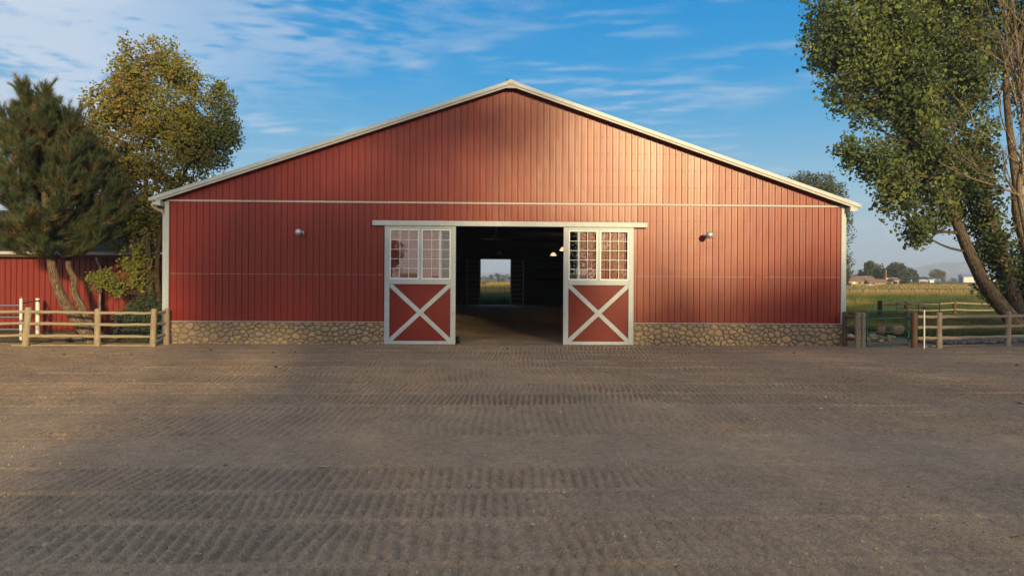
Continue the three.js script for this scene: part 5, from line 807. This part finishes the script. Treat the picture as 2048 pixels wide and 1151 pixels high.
    tag(mesh('mesa_hills', g, std({ vertexColors: true, roughness: 1, side: THREE.DoubleSide })), 'long pale blue mesa along the horizon', 'hills', null, 'structure');
  }
}
// ---------------------------------------------------------------- grass
{
  const blade = (seed, n, h, w, R) => { const r = rng(seed), pos = [], cl = [], idx = []; for (let k = 0; k < n; k++) { const a = r() * 6.283, x = (r() - 0.5) * 2 * R, z = (r() - 0.5) * 2 * R, H = h * (0.55 + 0.6 * r()), lx = (r() - 0.5) * 0.6 * H, lz = (r() - 0.5) * 0.6 * H, t = 0.75 + 0.5 * r(), at = pos.length / 3, c = Math.cos(a) * w / 2, s = Math.sin(a) * w / 2; pos.push(x - c, -0.03, z - s, x + c, -0.03, z + s, x + lx * 0.4 - c * 0.7, H * 0.6, z + lz * 0.4 - s * 0.7, x + lx * 0.4 + c * 0.7, H * 0.6, z + lz * 0.4 + s * 0.7, x + lx, H, z + lz); for (let i = 0; i < 5; i++) cl.push(t, t, t); idx.push(at, at + 1, at + 2, at + 1, at + 3, at + 2, at + 2, at + 3, at + 4); } const g = new THREE.BufferGeometry(); g.setAttribute('position', new THREE.Float32BufferAttribute(pos, 3)); g.setAttribute('color', new THREE.Float32BufferAttribute(cl, 3)); g.setIndex(idx); g.computeVertexNormals(); return g; };
  const gm = std({ color: col(1, 1, 1), vertexColors: true, roughness: 0.85, side: THREE.DoubleSide }), ob = new THREE.Object3D();
  const sow = (name, label, geo, n, where, color, scale, seed) => { const r = rng(seed), im = new THREE.InstancedMesh(geo, gm, n); let k = 0, tries = 0; while (k < n && tries++ < n * 6) { const p = where(r); if (!p) continue; ob.position.set(p[0], terr(p[0], p[1]) - 0.06, p[1]); ob.rotation.set(0, r() * 6.283, 0); const s = scale(r, p); ob.scale.set(s, s * (0.7 + 0.6 * n2(p[0] * 0.5, p[1] * 0.5)), s); ob.updateMatrix(); im.setMatrixAt(k, ob.matrix); im.setColorAt(k, col(...color(r, p))); k++; } im.count = k; im.name = name; im.castShadow = im.receiveShadow = true; tag(im, label, 'grass', null, 'stuff'); scene.add(im); };
  const wedge = (r, d0, d1, pw = 1) => { const d = lerp(d0, d1, Math.pow(r(), pw)), x = -0.6 + d * lerp(0.40, 0.86, r()); return x < 12.9 ? null : [x, 25 - d]; };
  const green = (r, p) => { const t = smooth(0.40, 0.72, fbm(p[0] * 0.16 + 3, p[1] * 0.22, 3) + 0.12 * (r() - 0.5)); return mixc(mixc([0.034, 0.062, 0.016], [0.085, 0.115, 0.024], r()), [0.24, 0.185, 0.055], t * 0.75); };
  const near = blade(3, 16, 0.30, 0.014, 0.16), tall = blade(4, 14, 0.85, 0.03, 0.35), far = blade(5, 12, 0.8, 0.07, 0.9);
  sow('pasture_grass', 'green pasture grass beyond the right-hand fence', near, 30000, (r) => { const p = wedge(r, 29.5, 62, 1.3); return p && (p[1] > -4.2 + 1.2 * n2(p[0], 2) || (p[0] < 17.8 && p[1] > -5.6)) ? null : p; }, green, (r, p) => 0.75 + 0.6 * r() + 0.012 * (25 - p[1] - 30), 801);
  sow('meadow_grass', 'taller grass of the meadow before the far fence', tall, 9000, (r) => wedge(r, 60, 96), (r, p) => p[1] > -58 ? green(r, p) : mixc([0.30, 0.21, 0.065], [0.13, 0.13, 0.035], r() * 0.8), (r) => 0.55 + 0.35 * r(), 802);
  sow('dry_grass', 'golden dry grass strips beyond the far fence', far, 9000, (r) => { const p = wedge(r, 96, 235); return p; }, (r, p) => { const c = fieldColor(p[0], p[1]); return c.map((v) => v * (0.8 + 0.5 * r())); }, (r) => 0.7 + 0.4 * r(), 803);
  sow('doorway_grass', 'green grass just outside the rear doorway', tall, 5200, (r) => { const d = lerp(62.5, 84, r()), x = -0.6 + d * lerp(-0.12, 0.14, r()); return [x, 25 - d]; }, (r) => mixc([0.028, 0.070, 0.030], [0.06, 0.095, 0.028], r()), (r) => 0.5 + 0.35 * r(), 804);
  sow('doorway_dry_grass', 'golden grass field seen through the rear doorway', far, 4200, (r) => { const d = lerp(84, 190, r()), x = -0.6 + d * lerp(-0.1, 0.12, r()); return [x, 25 - d]; }, (r, p) => mixc([0.32, 0.23, 0.065], [0.11, 0.10, 0.03], r() * 0.7), (r, p) => 0.6 + 0.5 * r(), 805);
  sow('weeds', 'thin dry weeds and litter under the pine', near, 420, (r) => { const x = -21 + 8.6 * r(), z = -3.6 + 3.9 * r(); return r() < 0.5 && x > -15 ? null : [x, z]; }, (r) => mixc([0.10, 0.075, 0.03], [0.04, 0.05, 0.018], r()), (r) => 0.3 + 0.4 * r(), 806);
}
scene.fog = new THREE.FogExp2(col(0.66, 0.80, 1.0), 0.00042);
renderer.render(scene, camera);
